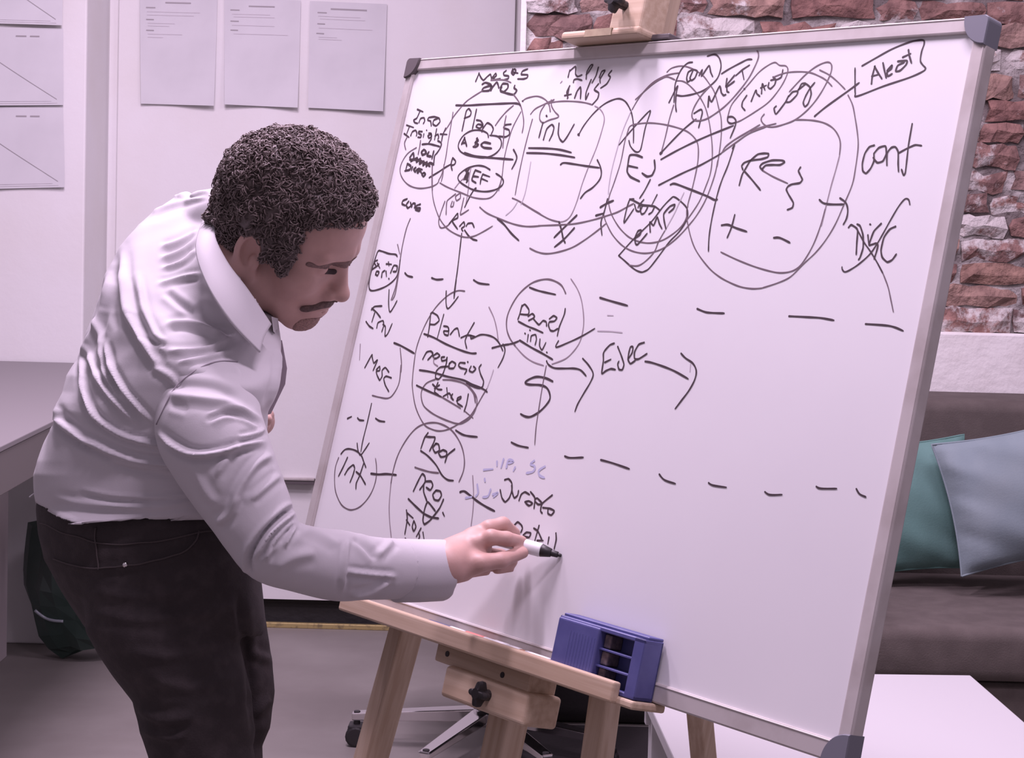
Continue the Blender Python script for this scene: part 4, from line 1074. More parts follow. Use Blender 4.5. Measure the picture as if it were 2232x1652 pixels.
for row in WRITING.strip().split('\n'):
    kind, label, wt, body = row.split('|')
    wpx, tone = wt.split(':')
    mb = MB()
    for st in body.split('/'):
        tok = st.split()
        ox, oy = TILES[tok[0]]
        s = 1.0 if tok[0] == 'P' else 400.0 / 2232.0
        px = [(ox + float(q.split(',')[0]) * s, oy + float(q.split(',')[1]) * s) for q in tok[1:]]
        if len(px) > 2:
            px = catmull(px, 5, ten=0.62 if kind == 'word' else 1.0)
        ab = np.array([bp(x, y) for x, y in px])
        mid = px[len(px) // 2]
        w = float(wpx) * 0.80 * bdepth(*mid) / FOC
        mb.add(*stroke(ab, w))
        if kind in ('dashes', 'line', 'mark', 'loop', 'arrow'):
            o = mb.build('dash' if kind == 'dashes' else NAMES[kind], INKS[tone], board)
            mb = MB()
    if mb.V:
        o = mb.build(NAMES[kind], INKS[tone], board)
        if label: o['label'] = label

# ------------------------------------------------------------------ easel
UPW = BV
M_WV = wood('pine_upright', (0.44, 0.33, 0.235), (0.55, 0.44, 0.335), BV)
M_WU = wood('pine_ledge', (0.45, 0.335, 0.235), (0.57, 0.45, 0.335), BU)
M_WN = wood('pine_block', (0.48, 0.36, 0.255), (0.59, 0.47, 0.35), BU)
M_WEND = mat('pine_end_grain', (0.36, 0.29, 0.19), 0.7, noise=(80, (0.30, 0.23, 0.15), 0.4, 0.7))
M_STEEL = mat('dark_screw', (0.05, 0.045, 0.045), 0.4, metal=0.6)

easel = empty('easel', (bl(0, 0, 0)[0], bl(0, 0, 0)[1], 0))
finish(easel, 'pale pine easel carrying the whiteboard, seen below and above it', 'easel')


def bar(p0, p1, side, up, ws, wu, bev=0.003):
    """straight square bar from p0 to p1; side/up full widths"""
    p0, p1 = np.asarray(p0, float), np.asarray(p1, float)
    d = unit(p1 - p0)
    s = unit(np.asarray(side) - d * (d @ np.asarray(side)))
    u = np.cross(d, s)
    return obox((p0 + p1) / 2, (d, s, u), (np.linalg.norm(p1 - p0) / 2, ws / 2, wu / 2), bev)


# mast behind the board, parallel to it
a_m, _ = bp(1402, 60, 0.0)
am = 0.5 * (bp(1405, 40, -0.02)[0] + bp(1075, 1600, -0.02)[0])
zb = bl(am, 0, -0.04)
t_low = -(zb[2] - 0.10) / BV[2]
MB().add(*bar(bl(am, t_low, -0.043), bl(am, 0.62, -0.043), BU, BN, 0.046, 0.040)).build('mast', M_WV, easel)
# two front legs in the plane behind the board, splaying outwards


def leg_line(pa, pb, c):
    A = bl(*bp(*pa, c), c)
    Bq = bl(*bp(*pb, c), c)
    d = unit(Bq - A)
    foot = A + d * ((A[2] - 0.0) / -d[2])
    return A, foot, d


A, foot, d = leg_line((870, 1430), (812, 1640), -0.040)
top = A - d * 0.66
MB().add(*bar(top, foot + d * 0.004, BU, BN, 0.034, 0.044)).build('leg', M_WV, easel)
A, foot2, d2 = leg_line((1318, 1530), (1303, 1640), -0.040)
top2 = A - d2 * 0.66
MB().add(*bar(top2, foot2 + d2 * 0.004, BU, BN, 0.036, 0.030)).build('leg', M_WV, easel)
# cross rail low between the legs
ca, cb = foot - d * 0.16, foot2 - d2 * 0.16
MB().add(*bar(ca, cb, BN, BV, 0.018, 0.045)).build('cross_rail', M_WU, easel)
ca, cb = top + d * 0.03, top2 + d2 * 0.03
MB().add(*bar(ca - BN * .022, cb - BN * .022, BN, BV, 0.018, 0.05)).build('cross_rail', M_WU, easel)
# rear leg hinged high on the mast
H = bl(am, 0.30, -0.085)
q = ray(1529, 1600)
hd = unit([0.757196, 0.607793, 0])
pn_ = np.cross(hd, [0, 0, 1.0])
t = ((H - CAM) @ pn_) / (q @ pn_)
Q = CAM + q * t
dq = unit(Q - H)
Fq = H + dq * (H[2] / -dq[2])
MB().add(*bar(H, Fq, BU, BN, 0.034, 0.028)).build('leg', M_WV, easel)
MB().add(*bar(bl(am - .03, 0.30, -0.07), bl(am + .03, 0.30, -0.07), BV, BN, 0.03, 0.02)).build('hinge_block', M_WN, easel)

# ledge under the board with a raised front lip
cL = 0.055
aL0, bL0 = bp(740, 1308, cL)
aL1, bLx = bp(1334, 1512, cL)
_, b_top = bp(1060, 1394, cL)
_, b_bot = bp(1060, 1440, cL)
lip_t, lip_b = b_top, b_bot
led = MB()
led.add(*bbox(aL0, aL1, lip_b, lip_t, cL - 0.014, cL, 0.0035, 3))
lg = led.build('ledge_lip', M_WU, easel)
aE, _ = bp(1398, 1528, 0.03)
MB().add(*bbox(aL0 + .004, aE, lip_b - 0.001, -BH - 0.001, -0.016, cL - 0.010, 0.003, 2)).build('ledge_shelf', M_WU, easel)
# screw rail and clamp block below the ledge
a0, b0 = bp(950, 1420, 0.030)
a1, b1 = bp(1152, 1505, 0.030)
rt, rb_ = lip_b - 0.001, bp(1050, 1476, 0.030)[1]
MB().add(*bbox(a0, a1, rb_, rt, -0.02, 0.030, 0.003, 2)).build('screw_rail', M_WU, easel)
for (x, y) in ((975, 1425), (1095, 1471)):
    a, b = bp(x, y, 0.0305)
    MB().add(*tube([bl(a, b, 0.027), bl(a, b, 0.0312)], 0.0042, 12)).build('screw', M_STEEL, easel)
a0, _ = bp(963, 1490, 0.042)
a1, _ = bp(1142, 1560, 0.042)
bt = rb_ + 0.002
bb_ = bp(1052, 1552, 0.042)[1]
MB().add(*bbox(a0, a1, bb_, bt, -0.022, 0.042, 0.006, 4)).build('clamp_block', M_WN, easel)


def knob(center, axis, r, name, parent):
    ax = unit(axis)
    e1 = unit(np.cross(ax, [0.3, 0.2, 1]))
    e2 = np.cross(ax, e1)
    V, F = [], []
    n = 48
    prof = ((0.0, 0.55), (0.004, 0.95), (0.010, 1.0), (0.016, 0.92), (0.018, 0.5))
    for (h, s) in prof:
        for i in range(n):
            w = 2 * math.pi * i / n
            rr = r * s * (0.70 + 0.30 * math.cos(4 * w)) if s > .6 else r * s * 0.8
            V.append(center + ax * h + rr * (math.cos(w) * e1 + math.sin(w) * e2))
    for k in range(len(prof) - 1):
        for i in range(n):
            F.append((k * n + i, k * n + (i + 1) % n, (k + 1) * n + (i + 1) % n, (k + 1) * n + i))
    F.append(tuple((len(prof) - 1) * n + i for i in range(n)))
    return obj(name, V, F, M_BLACK, parent)


ka, kb = bp(1054, 1514, 0.050)
MB().add(*tube([bl(ka, kb, 0.03), bl(ka, kb, 0.050)], 0.008, 12)).build('knob_shaft', M_STEEL, easel)
knob(bl(ka, kb, 0.048), BN, 0.0185, 'knob', easel)

# top clamp: foot hooking over the board's upper edge, upright block with its own knob
ct_ = 0.034
ca0, _ = bp(1219, 90, ct_)
ca1, _ = bp(1388, 80, ct_)
cbb = BH + 0.0015
_, cbt = bp(1300, 62, ct_)
MB().add(*bbox(ca0, ca1, cbb, cbt, -0.045, ct_, 0.005, 3)).build('clamp_foot', M_WN, easel)
pa0, pb0 = bp(1274, 76, ct_ + .0006)
pa1, _ = bp(1331, 76, ct_ + .0006)
MB().add(*bbox(pa0, pa1, cbb + .001, cbt - .001, ct_ - .002, ct_ + .0012)).build('wood_plug', M_WEND, easel)
ua0, _ = bp(1330, 40, ct_ - .002)
MB().add(*bbox(ua0, ca1 - 0.001, cbb + .004, BH + 0.17, -0.018, ct_ - .002, 0.005, 3)).build('clamp_block', M_WN, easel)
ka, kb = bp(1348, 6, ct_ + 0.012)
MB().add(*tube([bl(ka, kb, ct_ - .004), bl(ka, kb, ct_ + .012)], 0.007, 12)).build('knob_shaft', M_STEEL, easel)
knob(bl(ka, kb, ct_ + .010), BN, 0.018, 'knob', easel)
# grey stop plate between clamp and board
MB().add(*bbox(ca1 - .002, ca1 + 0.036, BH + .0012, BH + 0.010, -0.045, 0.006, 0.002)).build('stop_plate', M_CAPDARK, easel)

# ------------------------------------------------------------------ things on the ledge
zl = -BH - 0.001                         # shelf top in board coordinates


def marker_on_ledge(a0, a1, c, parts, label, r=0.0075):
    base = bl((a0 + a1) / 2, zl, c)
    o = empty('marker', base)
    finish(o, label, 'marker', 'markers lying on the ledge')
    for (s0, s1, m, nm, k) in parts:
        q0, q1 = a0 + (a1 - a0) * s0, a0 + (a1 - a0) * s1
        n = 6
        path = [bl(q0, zl + r, c), bl(q0 + (q1 - q0) * .03, zl + r, c), bl((q0 + q1) / 2, zl + r, c), bl(q1 - (q1 - q0) * .03, zl + r, c), bl(q1, zl + r, c)]
        V, F = tube(path, [r * k * .85, r * k, r * k, r * k, r * k * .85], 16)
        obj(nm, V, F, m, o, True)
    return o


M_MW = mat('white_marker_plastic', (0.80, 0.80, 0.80), 0.4)
M_MBL = mat('navy_marker_cap', (0.075, 0.08, 0.16), 0.4)
M_MRED = mat('red_marker_label', (0.62, 0.20, 0.17), 0.5)
M_MOR = mat('orange_marker_end', (0.52, 0.27, 0.17), 0.5)
pa = lambda x, y: bp(x, y, 0.025)[0]
marker_on_ledge(pa(925, 1350), pa(1003, 1375), 0.016, ((0, .62, M_MBL, 'cap', 1.0), (.62, 1, M_MW, 'barrel', 1.06)), 'marker with a navy cap at the left end of the ledge')
marker_on_ledge(pa(1006, 1378), pa(1105, 1412), 0.024, ((0, .10, M_MW, 'end_plug', .8), (.10, .52, M_MRED, 'label_band', 1.01), (.5, .72, M_MW, 'barrel', 1.0), (.72, 1.0, M_MW, 'cap', 1.06)), 'white marker with a red band, second from the left on the ledge', 0.0085)
marker_on_ledge(pa(1108, 1412), pa(1200, 1446), 0.026, ((0, .30, M_MW, 'cap', 1.04), (.30, .42, M_MOR, 'orange_ring', .96), (.42, 1, M_MW, 'barrel', 1.0)), 'white marker with an orange ring, beside the blue eraser box', 0.0085)

# blue eraser box leaning on the board at the right end of the ledge
e0, _ = bp(1207, 1440, 0.035)
e1, _ = bp(1392, 1500, 0.035)
_, eb1 = bp(1300, 1375, 0.035)
eb0 = zl + 0.0005
hgt = 0.066
eb = empty('eraser_box', bl((e0 + e1) / 2, eb0, 0.02))
finish(eb, 'blue plastic eraser box with a sliding lid, standing on the right end of the ledge', 'box')
cb0, cb1 = 0.006, 0.040
et = eb0 + hgt + 0.012
W_ = 0.003
mid = e0 + (e1 - e0) * 0.50
shell = MB()
shell.add(*bbox(e0, e1, eb0, et, cb0, cb0 + 0.004, 0.001, 1))
for (a0, a1, b0, b1) in ((e0, e1, eb0, eb0 + .006), (e0, e1, et - .006, et), (e0, e0 + .004, eb0, et), (e1 - .020, e1, eb0, et)):
    shell.add(*bbox(a0, a1, b0, b1, cb0, cb1, 0.0012, 1))
shell.build('tray', M_BLUE, eb)
ch = (et - eb0 - .012) / 3
for k in (1, 2):
    bq = eb0 + .006 + ch * k
    MB().add(*bbox(mid - .002, e1 - .019, bq - .0014, bq + .0014, cb0 + .003, cb1 - .003, 0.0005, 1)).build('divider', M_BLUE, eb)
MB().add(*bbox(e0 + .0005, mid, eb0 + .0005, et - .002, cb0 + .004, cb1 + .003, 0.003, 3)).build('sliding_lid', M_BLUE, eb)
mm = MB()
lc, lb_ = (e0 + mid) / 2 + .006, (eb0 + et) / 2
for k in range(9):
    x = e0 + .030 + (mid - e0 - .036) * k / 8
    mm.add(*bbox(x - .0004, x + .0004, eb0 + .016, et - .016, cb1 + .0025, cb1 + .0034))
mm.build('grip_ribs', mat('worn_blue', (0.10, 0.11, 0.28), 0.5), eb)
M_ER = mat('worn_eraser_felt', (0.11, 0.085, 0.10), 0.9, noise=(120, (0.20, 0.15, 0.15), 0.4, 0.65))
for k in range(3):
    bq = eb0 + .006 + ch * k
    MB().add(*bbox(mid + .001, mid + .014, bq + .002, bq + ch - .002, cb0 + .004, cb1 - .008, 0.002, 2)).build('eraser_pad', M_ER, eb)
MB().add(*bbox(e0 - .004, e1 - .004, et - .0005, et + .0035, cb0 - .003, cb1 - .010, 0.001, 1)).build('top_rim', M_BLUE, eb)
# ------------------------------------------------------------------ signed distance modelling


def smin(a, b, k):
    h = np.clip(0.5 + 0.5 * (b - a) / k, 0, 1)
    return b * (1 - h) + a * h - k * h * (1 - h)


def smax(a, b, k):
    return -smin(-a, -b, k)


def rcone(p, a, b, ra, rb):
    a, b = np.asarray(a, float), np.asarray(b, float)
    ab = b - a
    t = np.clip((p - a) @ ab / (ab @ ab + 1e-12), 0, 1)
    return np.linalg.norm(p - a - t[:, None] * ab, axis=1) - (ra + (rb - ra) * t)


def ellip(p, c, r, A=None):
    q = p - np.asarray(c, float)
    if A is not None:
        q = q @ np.asarray(A, float).T
    r = np.asarray(r, float)
    k0 = np.linalg.norm(q / r, axis=1)
    k1 = np.linalg.norm(q / (r * r), axis=1)
    return k0 * (k0 - 1.0) / (k1 + 1e-9)


def chain(p, pts, rad, k=0.006):
    d = None
    for i in range(len(pts) - 1):
        e = rcone(p, pts[i], pts[i + 1], rad[i], rad[i + 1])
        d = e if d is None else smin(d, e, k)
    return d


def sdf_mesh(fn, lo, hi, h):
    """sparse evaluation on a dense grid, then quads from OpenVDB"""
    lo, hi = np.asarray(lo, float), np.asarray(hi, float)
    B = 6
    nb_ = np.ceil((hi - lo) / (B * h)).astype(int) + 1
    cx = [lo[i] + (np.arange(nb_[i]) + .5) * B * h for i in range(3)]
    G = np.stack(np.meshgrid(*cx, indexing='ij'), -1).reshape(-1, 3)
    d = fn(G)
    lim = B * h * 1.35
    act = (np.abs(d) < lim).reshape(nb_)
    D = np.where(d.reshape(nb_) < 0, -lim, lim).astype(np.float32)
    D = np.repeat(np.repeat(np.repeat(D, B, 0), B, 1), B, 2)
    bi = np.argwhere(act)
    off = np.stack(np.meshgrid(np.arange(B), np.arange(B), np.arange(B), indexing='ij'), -1).reshape(-1, 3)
    for s in range(0, len(bi), 3000):
        idx = (bi[s:s + 3000, None, :] * B + off[None]).reshape(-1, 3)
        D[idx[:, 0], idx[:, 1], idx[:, 2]] = fn(lo + (idx + .5) * h)
    g = openvdb.FloatGrid(lim)
    g.copyFromArray(D)
    pts, quads = g.convertToQuads(0.0)
    V = np.asarray(pts, float) * h + lo + .5 * h
    return V, np.asarray(quads)[:, ::-1].astype(np.int32)


def vnormals(V, Q):
    n = np.cross(V[Q[:, 2]] - V[Q[:, 0]], V[Q[:, 3 if Q.shape[1] > 3 else 2]] - V[Q[:, 1]]) if Q.shape[1] == 4 else np.cross(V[Q[:, 1]] - V[Q[:, 0]], V[Q[:, 2]] - V[Q[:, 0]])
    N = np.zeros_like(V)
    for k in range(Q.shape[1]):
        np.add.at(N, Q[:, k], n)
    return N / (np.linalg.norm(N, axis=1)[:, None] + 1e-12)


def laplace(V, Q, it, lam=0.5):
    k = Q.shape[1]
    E = np.concatenate([Q[:, [i, (i + 1) % k]] for i in range(k)])
    for _ in range(it):
        S = np.zeros_like(V)
        C = np.zeros(len(V))
        np.add.at(S, E[:, 0], V[E[:, 1]])
        np.add.at(S, E[:, 1], V[E[:, 0]])
        np.add.at(C, E[:, 0], 1)
        np.add.at(C, E[:, 1], 1)
        V = V + lam * (S / np.maximum(C, 1)[:, None] - V)
    return V


def remesh(shapes, voxel, smooth=3):
    """voxel union of closed shapes -> V, Q"""
    mb = MB()
    for V, F in shapes: mb.add(V, F)
    me = raw_mesh('tmp', np.array(mb.V), mb.F)
    o = bpy.data.objects.new('tmp', me)
    COL.objects.link(o)
    md = o.modifiers.new('r', 'REMESH')
    md.mode = 'VOXEL'
    md.voxel_size = voxel
    md.adaptivity = 0
    dg = bpy.context.evaluated_depsgraph_get()
    ev = o.evaluated_get(dg)
    m2 = ev.to_mesh()
    V = np.empty(len(m2.vertices) * 3)
    m2.vertices.foreach_get('co', V)
    Q = np.empty(len(m2.loops), dtype=np.int32)
    m2.loops.foreach_get('vertex_index', Q)
    V, Q = V.reshape(-1, 3), Q.reshape(-1, 4)
    ev.to_mesh_clear()
    bpy.data.objects.remove(o)
    bpy.data.meshes.remove(me)
    V = laplace(V, Q, smooth)
    return V, Q


def polydist(p, line):
    """2D distance of points to a polyline, and the running parameter 0..1"""
    line = np.asarray(line, float)
    best = np.full(len(p), 1e9)
    par = np.zeros(len(p))
    n = len(line) - 1
    for i in range(n):
        a, b = line[i], line[i + 1]
        ab = b - a
        t = np.clip(((p - a) @ ab) / (ab @ ab + 1e-9), 0, 1)
        d = np.linalg.norm(p - a - t[:, None] * ab, axis=1)
        m = d < best
        best = np.where(m, d, best)
        par = np.where(m, (i + t) / n, par)
    return best, par


def fold(V, Q, folds, front=True):
    """raise (or sink) creases in the cloth along lines; mm heights, widths as seen on the near side"""
    N = vnormals(V, Q)
    px = proj(V)
    view = V - CAM
    view /= np.linalg.norm(view, axis=1)[:, None]
    face = np.clip(-(N * view).sum(1) * 4 + 0.35, 0, 1)
    disp = np.zeros(len(V))
    for (pts, mm, w) in folds:
        line = catmull(np.array(pts, float), 5) if len(pts) > 2 else np.array(pts, float)
        lo, hi = line.min(0) - 4 * w, line.max(0) + 4 * w
        m = np.where((px > lo).all(1) & (px < hi).all(1))[0]
        if not len(m): continue
        d, t = polydist(px[m], line)
        taper = np.clip(np.minimum(t, 1 - t) * 5 + 0.12, 0, 1)
        disp[m] += mm * 0.00135 * taper * (np.exp(-(d / (.82 * w)) ** 2) - 0.45 * np.exp(-((d - 1.8 * w) / (.9 * w)) ** 2)) * face[m]
    return V + N * disp[:, None]


def rad(px, y):
    return px * y / FOC


# ------------------------------------------------------------------ materials of the man
M_SKIN = mat('skin', (0.46, 0.285, 0.245), 0.5, noise=(35, (0.52, 0.325, 0.28), 0.35, 0.7), bump=(260, 0.10, 0.001))
M_SKIN.node_tree.nodes['Principled BSDF'].inputs['Subsurface Weight'].default_value = 0.08
M_SKIN.node_tree.nodes['Principled BSDF'].inputs['Subsurface Radius'].default_value = (0.012, 0.005, 0.003)
M_HAIR = mat('dark_brown_hair', (0.090, 0.068, 0.064), 0.55, noise=(60, (0.15, 0.117, 0.112), 0.45, 0.75))
M_CURL = mat('dark_curls', (0.115, 0.088, 0.082), 0.5, noise=(45, (0.21, 0.165, 0.155), 0.45, 0.8))
M_BEARD = mat('dark_moustache', (0.085, 0.052, 0.046), 0.7, noise=(300, (0.17, 0.10, 0.085), 0.4, 0.7), bump=(700, 0.6, 0.002))
M_STUB = mat('beard_stubble', (0.19, 0.115, 0.098), 0.75, noise=(420, (0.34, 0.20, 0.17), 0.35, 0.65), bump=(700, 0.5, 0.002))
M_SHIRT = mat('pale_shirt_cotton', (0.50, 0.485, 0.505), 0.85, bump=(500, 0.10, 0.001), sheen=0.1)
M_JEANS = mat('black_denim', (0.027, 0.0205, 0.0215), 0.85, noise=(40, (0.046, 0.036, 0.037), 0.45, 0.75), bump=(420, 0.35, 0.002))
M_STITCH = mat('faded_stitching', (0.062, 0.050, 0.050), 0.9)
M_SHOE = mat('dark_shoe_leather', (0.03, 0.024, 0.022), 0.5)
M_BROW = mat('soft_brown_eyebrow', (0.15, 0.098, 0.088), 0.8, noise=(350, (0.25, 0.155, 0.135), 0.35, 0.7))
M_LASH = mat('dark_lashes', (0.035, 0.02, 0.02), 0.7)

# ------------------------------------------------------------------ head frame


def head_frame(yaw, pitch, roll):
    y, p, r = map(math.radians, (yaw, pitch, roll))
    Rz = np.array([[math.cos(y), -math.sin(y), 0], [math.sin(y), math.cos(y), 0], [0, 0, 1]])
    Ry = np.array([[math.cos(p), 0, math.sin(p)], [0, 1, 0], [-math.sin(p), 0, math.cos(p)]])
    Rx = np.array([[1, 0, 0], [0, math.cos(r), -math.sin(r)], [0, math.sin(r), math.cos(r)]])
    R = Rz @ Ry @ Rx
    return R[:, 0], R[:, 2], -R[:, 1]          # forward, up, his right


HF, HU, HS = head_frame(-10, 29, 19)
HY_ = 2.48
HC = P(620, 498, HY_)
HSC = 1.0


def hl(f, u, s):
    return HC + HSC * (HF * f + HU * u + HS * s)


def to_head(p):
    q = (p - HC) / HSC
    return np.stack([q @ HF, q @ HU, q @ HS], 1)


def face_sdf(q):
    """head in its own frame (forward, up, right), metres"""
    s = np.abs(q[:, 2])
    qs = np.stack([q[:, 0], q[:, 1], s], 1)
    d = ellip(q, (-.010, .038, 0), (.100, .090, .074))
    d = smin(d, ellip(q, (.036, -.030, 0), (.058, .080, .058)), .03)
    d = smin(d, ellip(q, (.050, .045, 0), (.047, .050, .060)), .03)                 # forehead
    d = smin(d, rcone(qs, (.004, -.058, .054), (.066, -.098, .020), .016, .016), .025)   # jaw
    d = smin(d, ellip(q, (.076, -.100, 0), (.019, .017, .022)), .018)               # chin
    d = smin(d, rcone(qs, (.0935, .0215, .008), (.078, .018, .042), .0115, .0105), .010)     # brow ridge
    d = smin(d, ellip(qs, (.056, -.030, .040), (.026, .024, .022)), .022)           # cheekbone
    d = smax(d, -ellip(qs, (.098, -.002, .033), (.020, .013, .018)), .012)          # eye socket
    d = smin(d, ellip(qs, (.073, -.004, .032), (.0135, .0125, .015)), .004)         # closed lid
    d = smin(d, rcone(q, (.089, .008, 0), (.107, -.036, 0), .0085, .0100), .010)    # nose bridge
    d = smin(d, ellip(q, (.109, -.041, 0), (.0125, .0105, .0115)), .008)            # nose tip
    d = smin(d, ellip(qs, (.096, -.045, .0125), (.0115, .0085, .0075)), .006)       # nostril wing
    d = smin(d, ellip(q, (.082, -.070, 0), (.018, .022, .030)), .012)               # muzzle
    d = smin(d, ellip(q, (.0955, -.0675, 0), (.0085, .0055, .020)), .005)           # upper lip
    d = smin(d, ellip(q, (.0935, -.0790, 0), (.0085, .0060, .018)), .005)           # lower lip
    d = smax(d, -rcone(qs, (.105, -.0730, 0), (.086, -.0745, .024), .0022, .0016), .003)   # mouth line
    # ears
    a = -0.34
    A = np.array([[math.cos(a), 0, math.sin(a)], [0, 1, 0], [-math.sin(a), 0, math.cos(a)]])
    t = 0.18
    T = np.array([[math.cos(t), math.sin(t), 0], [-math.sin(t), math.cos(t), 0], [0, 0, 1]])
    AT = T @ A
    e = ellip(qs, (-.008, -.014, .0825), (.0190, .0310, .0085), AT)
    e = smax(e, -ellip(qs, (-.0040, -.011, .0890), (.0125, .0220, .0108), AT), .0015)
    e = smin(e, ellip(qs, (.003, -.023, .0800), (.0070, .011, .006), AT), .004)
    e = smin(e, ellip(qs, (.002, -.043, .0785), (.009, .009, .006), AT), .006)
    d = smin(d, e, .005)
    return d * HSC


# arm, hand and neck in world space
hb = lambda px, py, dy: P(px, py, bdepth(px, py) - dy)
SH_R = P(470, 830, 2.395)
EL_R = P(602, 1204, 2.312)
WR_R = P(940, 1236, 2.505)
NECK0 = hl(-.030, -.050, 0)
NECK1 = P(512, 592, 2.475)
CHEST = P(440, 690, 2.48)
SH_L = P(395, 520, 2.62)
EL_L = P(430, 850, 2.66)
WR_L = P(545, 925, 2.68)


def arm_sdf(p):
    d = chain(p, [SH_R, (SH_R + EL_R) / 2 + np.array([0, -.005, 0]), EL_R], [.040, .038, .030], .004)
    mid = (EL_R * .6 + WR_R * .4)
    d = smin(d, chain(p, [EL_R, mid, WR_R], [.030, .031, .0255], .004), .004)
    return d


# right hand closed round the marker
YH = bdepth(1100, 1200)
Wc = P(975, 1232, YH - .125)


def H_(px, py, dy):
    return P(px, py, YH - dy)


DIG_R = {
    'index': ([H_(1035, 1186, .100), H_(1070, 1171, .105), H_(1104, 1174, .098), H_(1137, 1180, .075)], [.0125, .0110, .0098, .0080]),
    'middle': ([H_(1028, 1172, .078), H_(1066, 1151, .078), H_(1096, 1143, .068), H_(1122, 1162, .050)], [.0128, .0112, .0104, .0082]),
    'ring': ([H_(1030, 1205, .060), H_(1090, 1214, .050), H_(1112, 1222, .046), H_(1090, 1232, .062)], [.0118, .0110, .0100, .0085]),
    'little': ([H_(1025, 1235, .055), H_(1075, 1246, .047), H_(1104, 1243, .050), H_(1085, 1240, .068)], [.0110, .0102, .0092, .0080]),
    'thumb': ([H_(998, 1244, .118), H_(1040, 1228, .124), H_(1092, 1221, .118), H_(1140, 1205, .090)], [.0165, .0138, .0108, .0078]),
}


def hand_sdf(p):
    d = rcone(p, WR_R, Wc, .0275, .0270)
    palm = rcone(p, Wc, H_(1032, 1200, .092), .0285, .0235)
    palm = smin(palm, rcone(p, H_(980, 1208, .10), H_(1040, 1178, .085), .020, .0155), .02)
    palm = smin(palm, rcone(p, H_(985, 1252, .095), H_(1045, 1240, .075), .0215, .016), .018)
    d = smin(d, palm, .015)
    for nme, (pts, r) in DIG_R.items():
        e = chain(p, pts, r, .004)
        d = smin(d, e, .010 if nme == 'thumb' else .0055)
    # knuckles
    for q, r in ((H_(1036, 1182, .108), .0085), (H_(1030, 1166, .085), .0085), (H_(1052, 1226, .130), .008)):
        d = smin(d, np.linalg.norm(p - q, axis=1) - r, .008)
    return d


HL0 = WR_L
hand_l = {
    'palm': ([P(545, 925, 2.68), P(566, 918, 2.645)], [.026, .022]),
    'index': ([P(566, 906, 2.64), P(577, 908, 2.612), P(582, 916, 2.59)], [.0105, .0095, .008]),
    'middle': ([P(566, 918, 2.64), P(574, 926, 2.612), P(566, 930, 2.592)], [.0105, .0095, .008]),
    'ring': ([P(562, 930, 2.64), P(566, 938, 2.615), P(556, 940, 2.598)], [.010, .009, .008]),
    'little': ([P(556, 942, 2.645), P(558, 950, 2.622), P(548, 950, 2.606)], [.009, .008, .007]),
    'thumb': ([P(556, 905, 2.66), P(572, 898, 2.635), P(584, 905, 2.615)], [.012, .0105, .009]),
}


def left_sdf(p):
    d = chain(p, [SH_L, EL_L, WR_L], [.036, .030, .024], .004)
    for nme, (pts, r) in hand_l.items():
        d = smin(d, chain(p, pts, r, .004), .006)
    return d


HIP = P(330, 1090, 2.50)


def body_sdf(p):
    out = np.full(len(p), 1.0)
    q = to_head(p)
    m = (np.linalg.norm(q, axis=1) < .30)
    if m.any():
        out[m] = face_sdf(q[m])
    nk = rcone(p, NECK0, NECK1, .052, .044)
    out = smin(out, nk, .025)
    core = chain(p, [NECK1, CHEST, HIP], [.042, .060, .075], .008)
    core = smin(core, rcone(p, SH_R, SH_L, .036, .034), .02)
    out = smin(out, core, .03)
    out = smin(out, arm_sdf(p), .02)
    out = smin(out, left_sdf(p), .02)
    out = smin(out, hand_sdf(p), .010)
    return out


V, Q = sdf_mesh(body_sdf, (-.62, 2.20, .82), (.13, 2.82, 1.50), .0019)
V = laplace(V, Q, 1, .4)
FOOT = np.array([P(440, 1800, 2.45)[0], 2.45, 0.0])
man = obj('person', V, Q, M_SKIN, smooth=True, base=FOOT)
finish(man, 'curly-haired man in pale shirt and black jeans, bending to write on the whiteboard', 'person')

# ------------------------------------------------------------------ eyelids, brow, moustache, goatee (thin pieces over the face)


def shell(region, off, lo, hi, h, name, m, noise=0.0, nsc=250.0):
    c = np.array(lo) * .5 + np.array(hi) * .5

    def fn(q):
        d = face_sdf(q) - off
        if noise:
            d = d - noise * (np.sin(q[:, 0] * nsc) * np.sin(q[:, 1] * nsc * 1.17 + 1) * np.sin(q[:, 2] * nsc * .91 + 2))
        return smax(d, region(q), .0015)
    V, Q = sdf_mesh(fn, lo, hi, h)
    Wd = HC + HSC * (V[:, :1] * HF + V[:, 1:2] * HU + V[:, 2:3] * HS)
    Q2 = Q[:, ::-1]
    return obj(name, Wd, Q2.copy(), m, man, True)


def sym(q):
    return np.stack([q[:, 0], q[:, 1], np.abs(q[:, 2])], 1)


shell(lambda q: rcone(sym(q), (.102, -.0555, .000), (.080, -.0715, .036), .0092, .0048), .0024, (.06, -.09, -.04), (.125, -.04, .04), .0012, 'moustache', M_BEARD, .0006, 900)
shell(lambda q: ellip(q, (.082, -.100, 0), (.032, .0205, .034)), .0010, (.03, -.13, -.06), (.12, -.05, .06), .0014, 'goatee', M_STUB, .0005, 900)
shell(lambda q: rcone(sym(q), (.100, .0075, .010), (.066, .0030, .054), .0098, .0050), .0013, (.05, .0, -.065), (.12, .05, .065), .0012, 'eyebrow', M_BROW, .0004, 900)
shell(lambda q: rcone(sym(q), (.092, -.0085, .016), (.066, -.0090, .046), .0042, .0036), .0014, (.05, -.03, -.06), (.11, .02, .06), .0009, 'eyelash', M_LASH)

# ------------------------------------------------------------------ hair


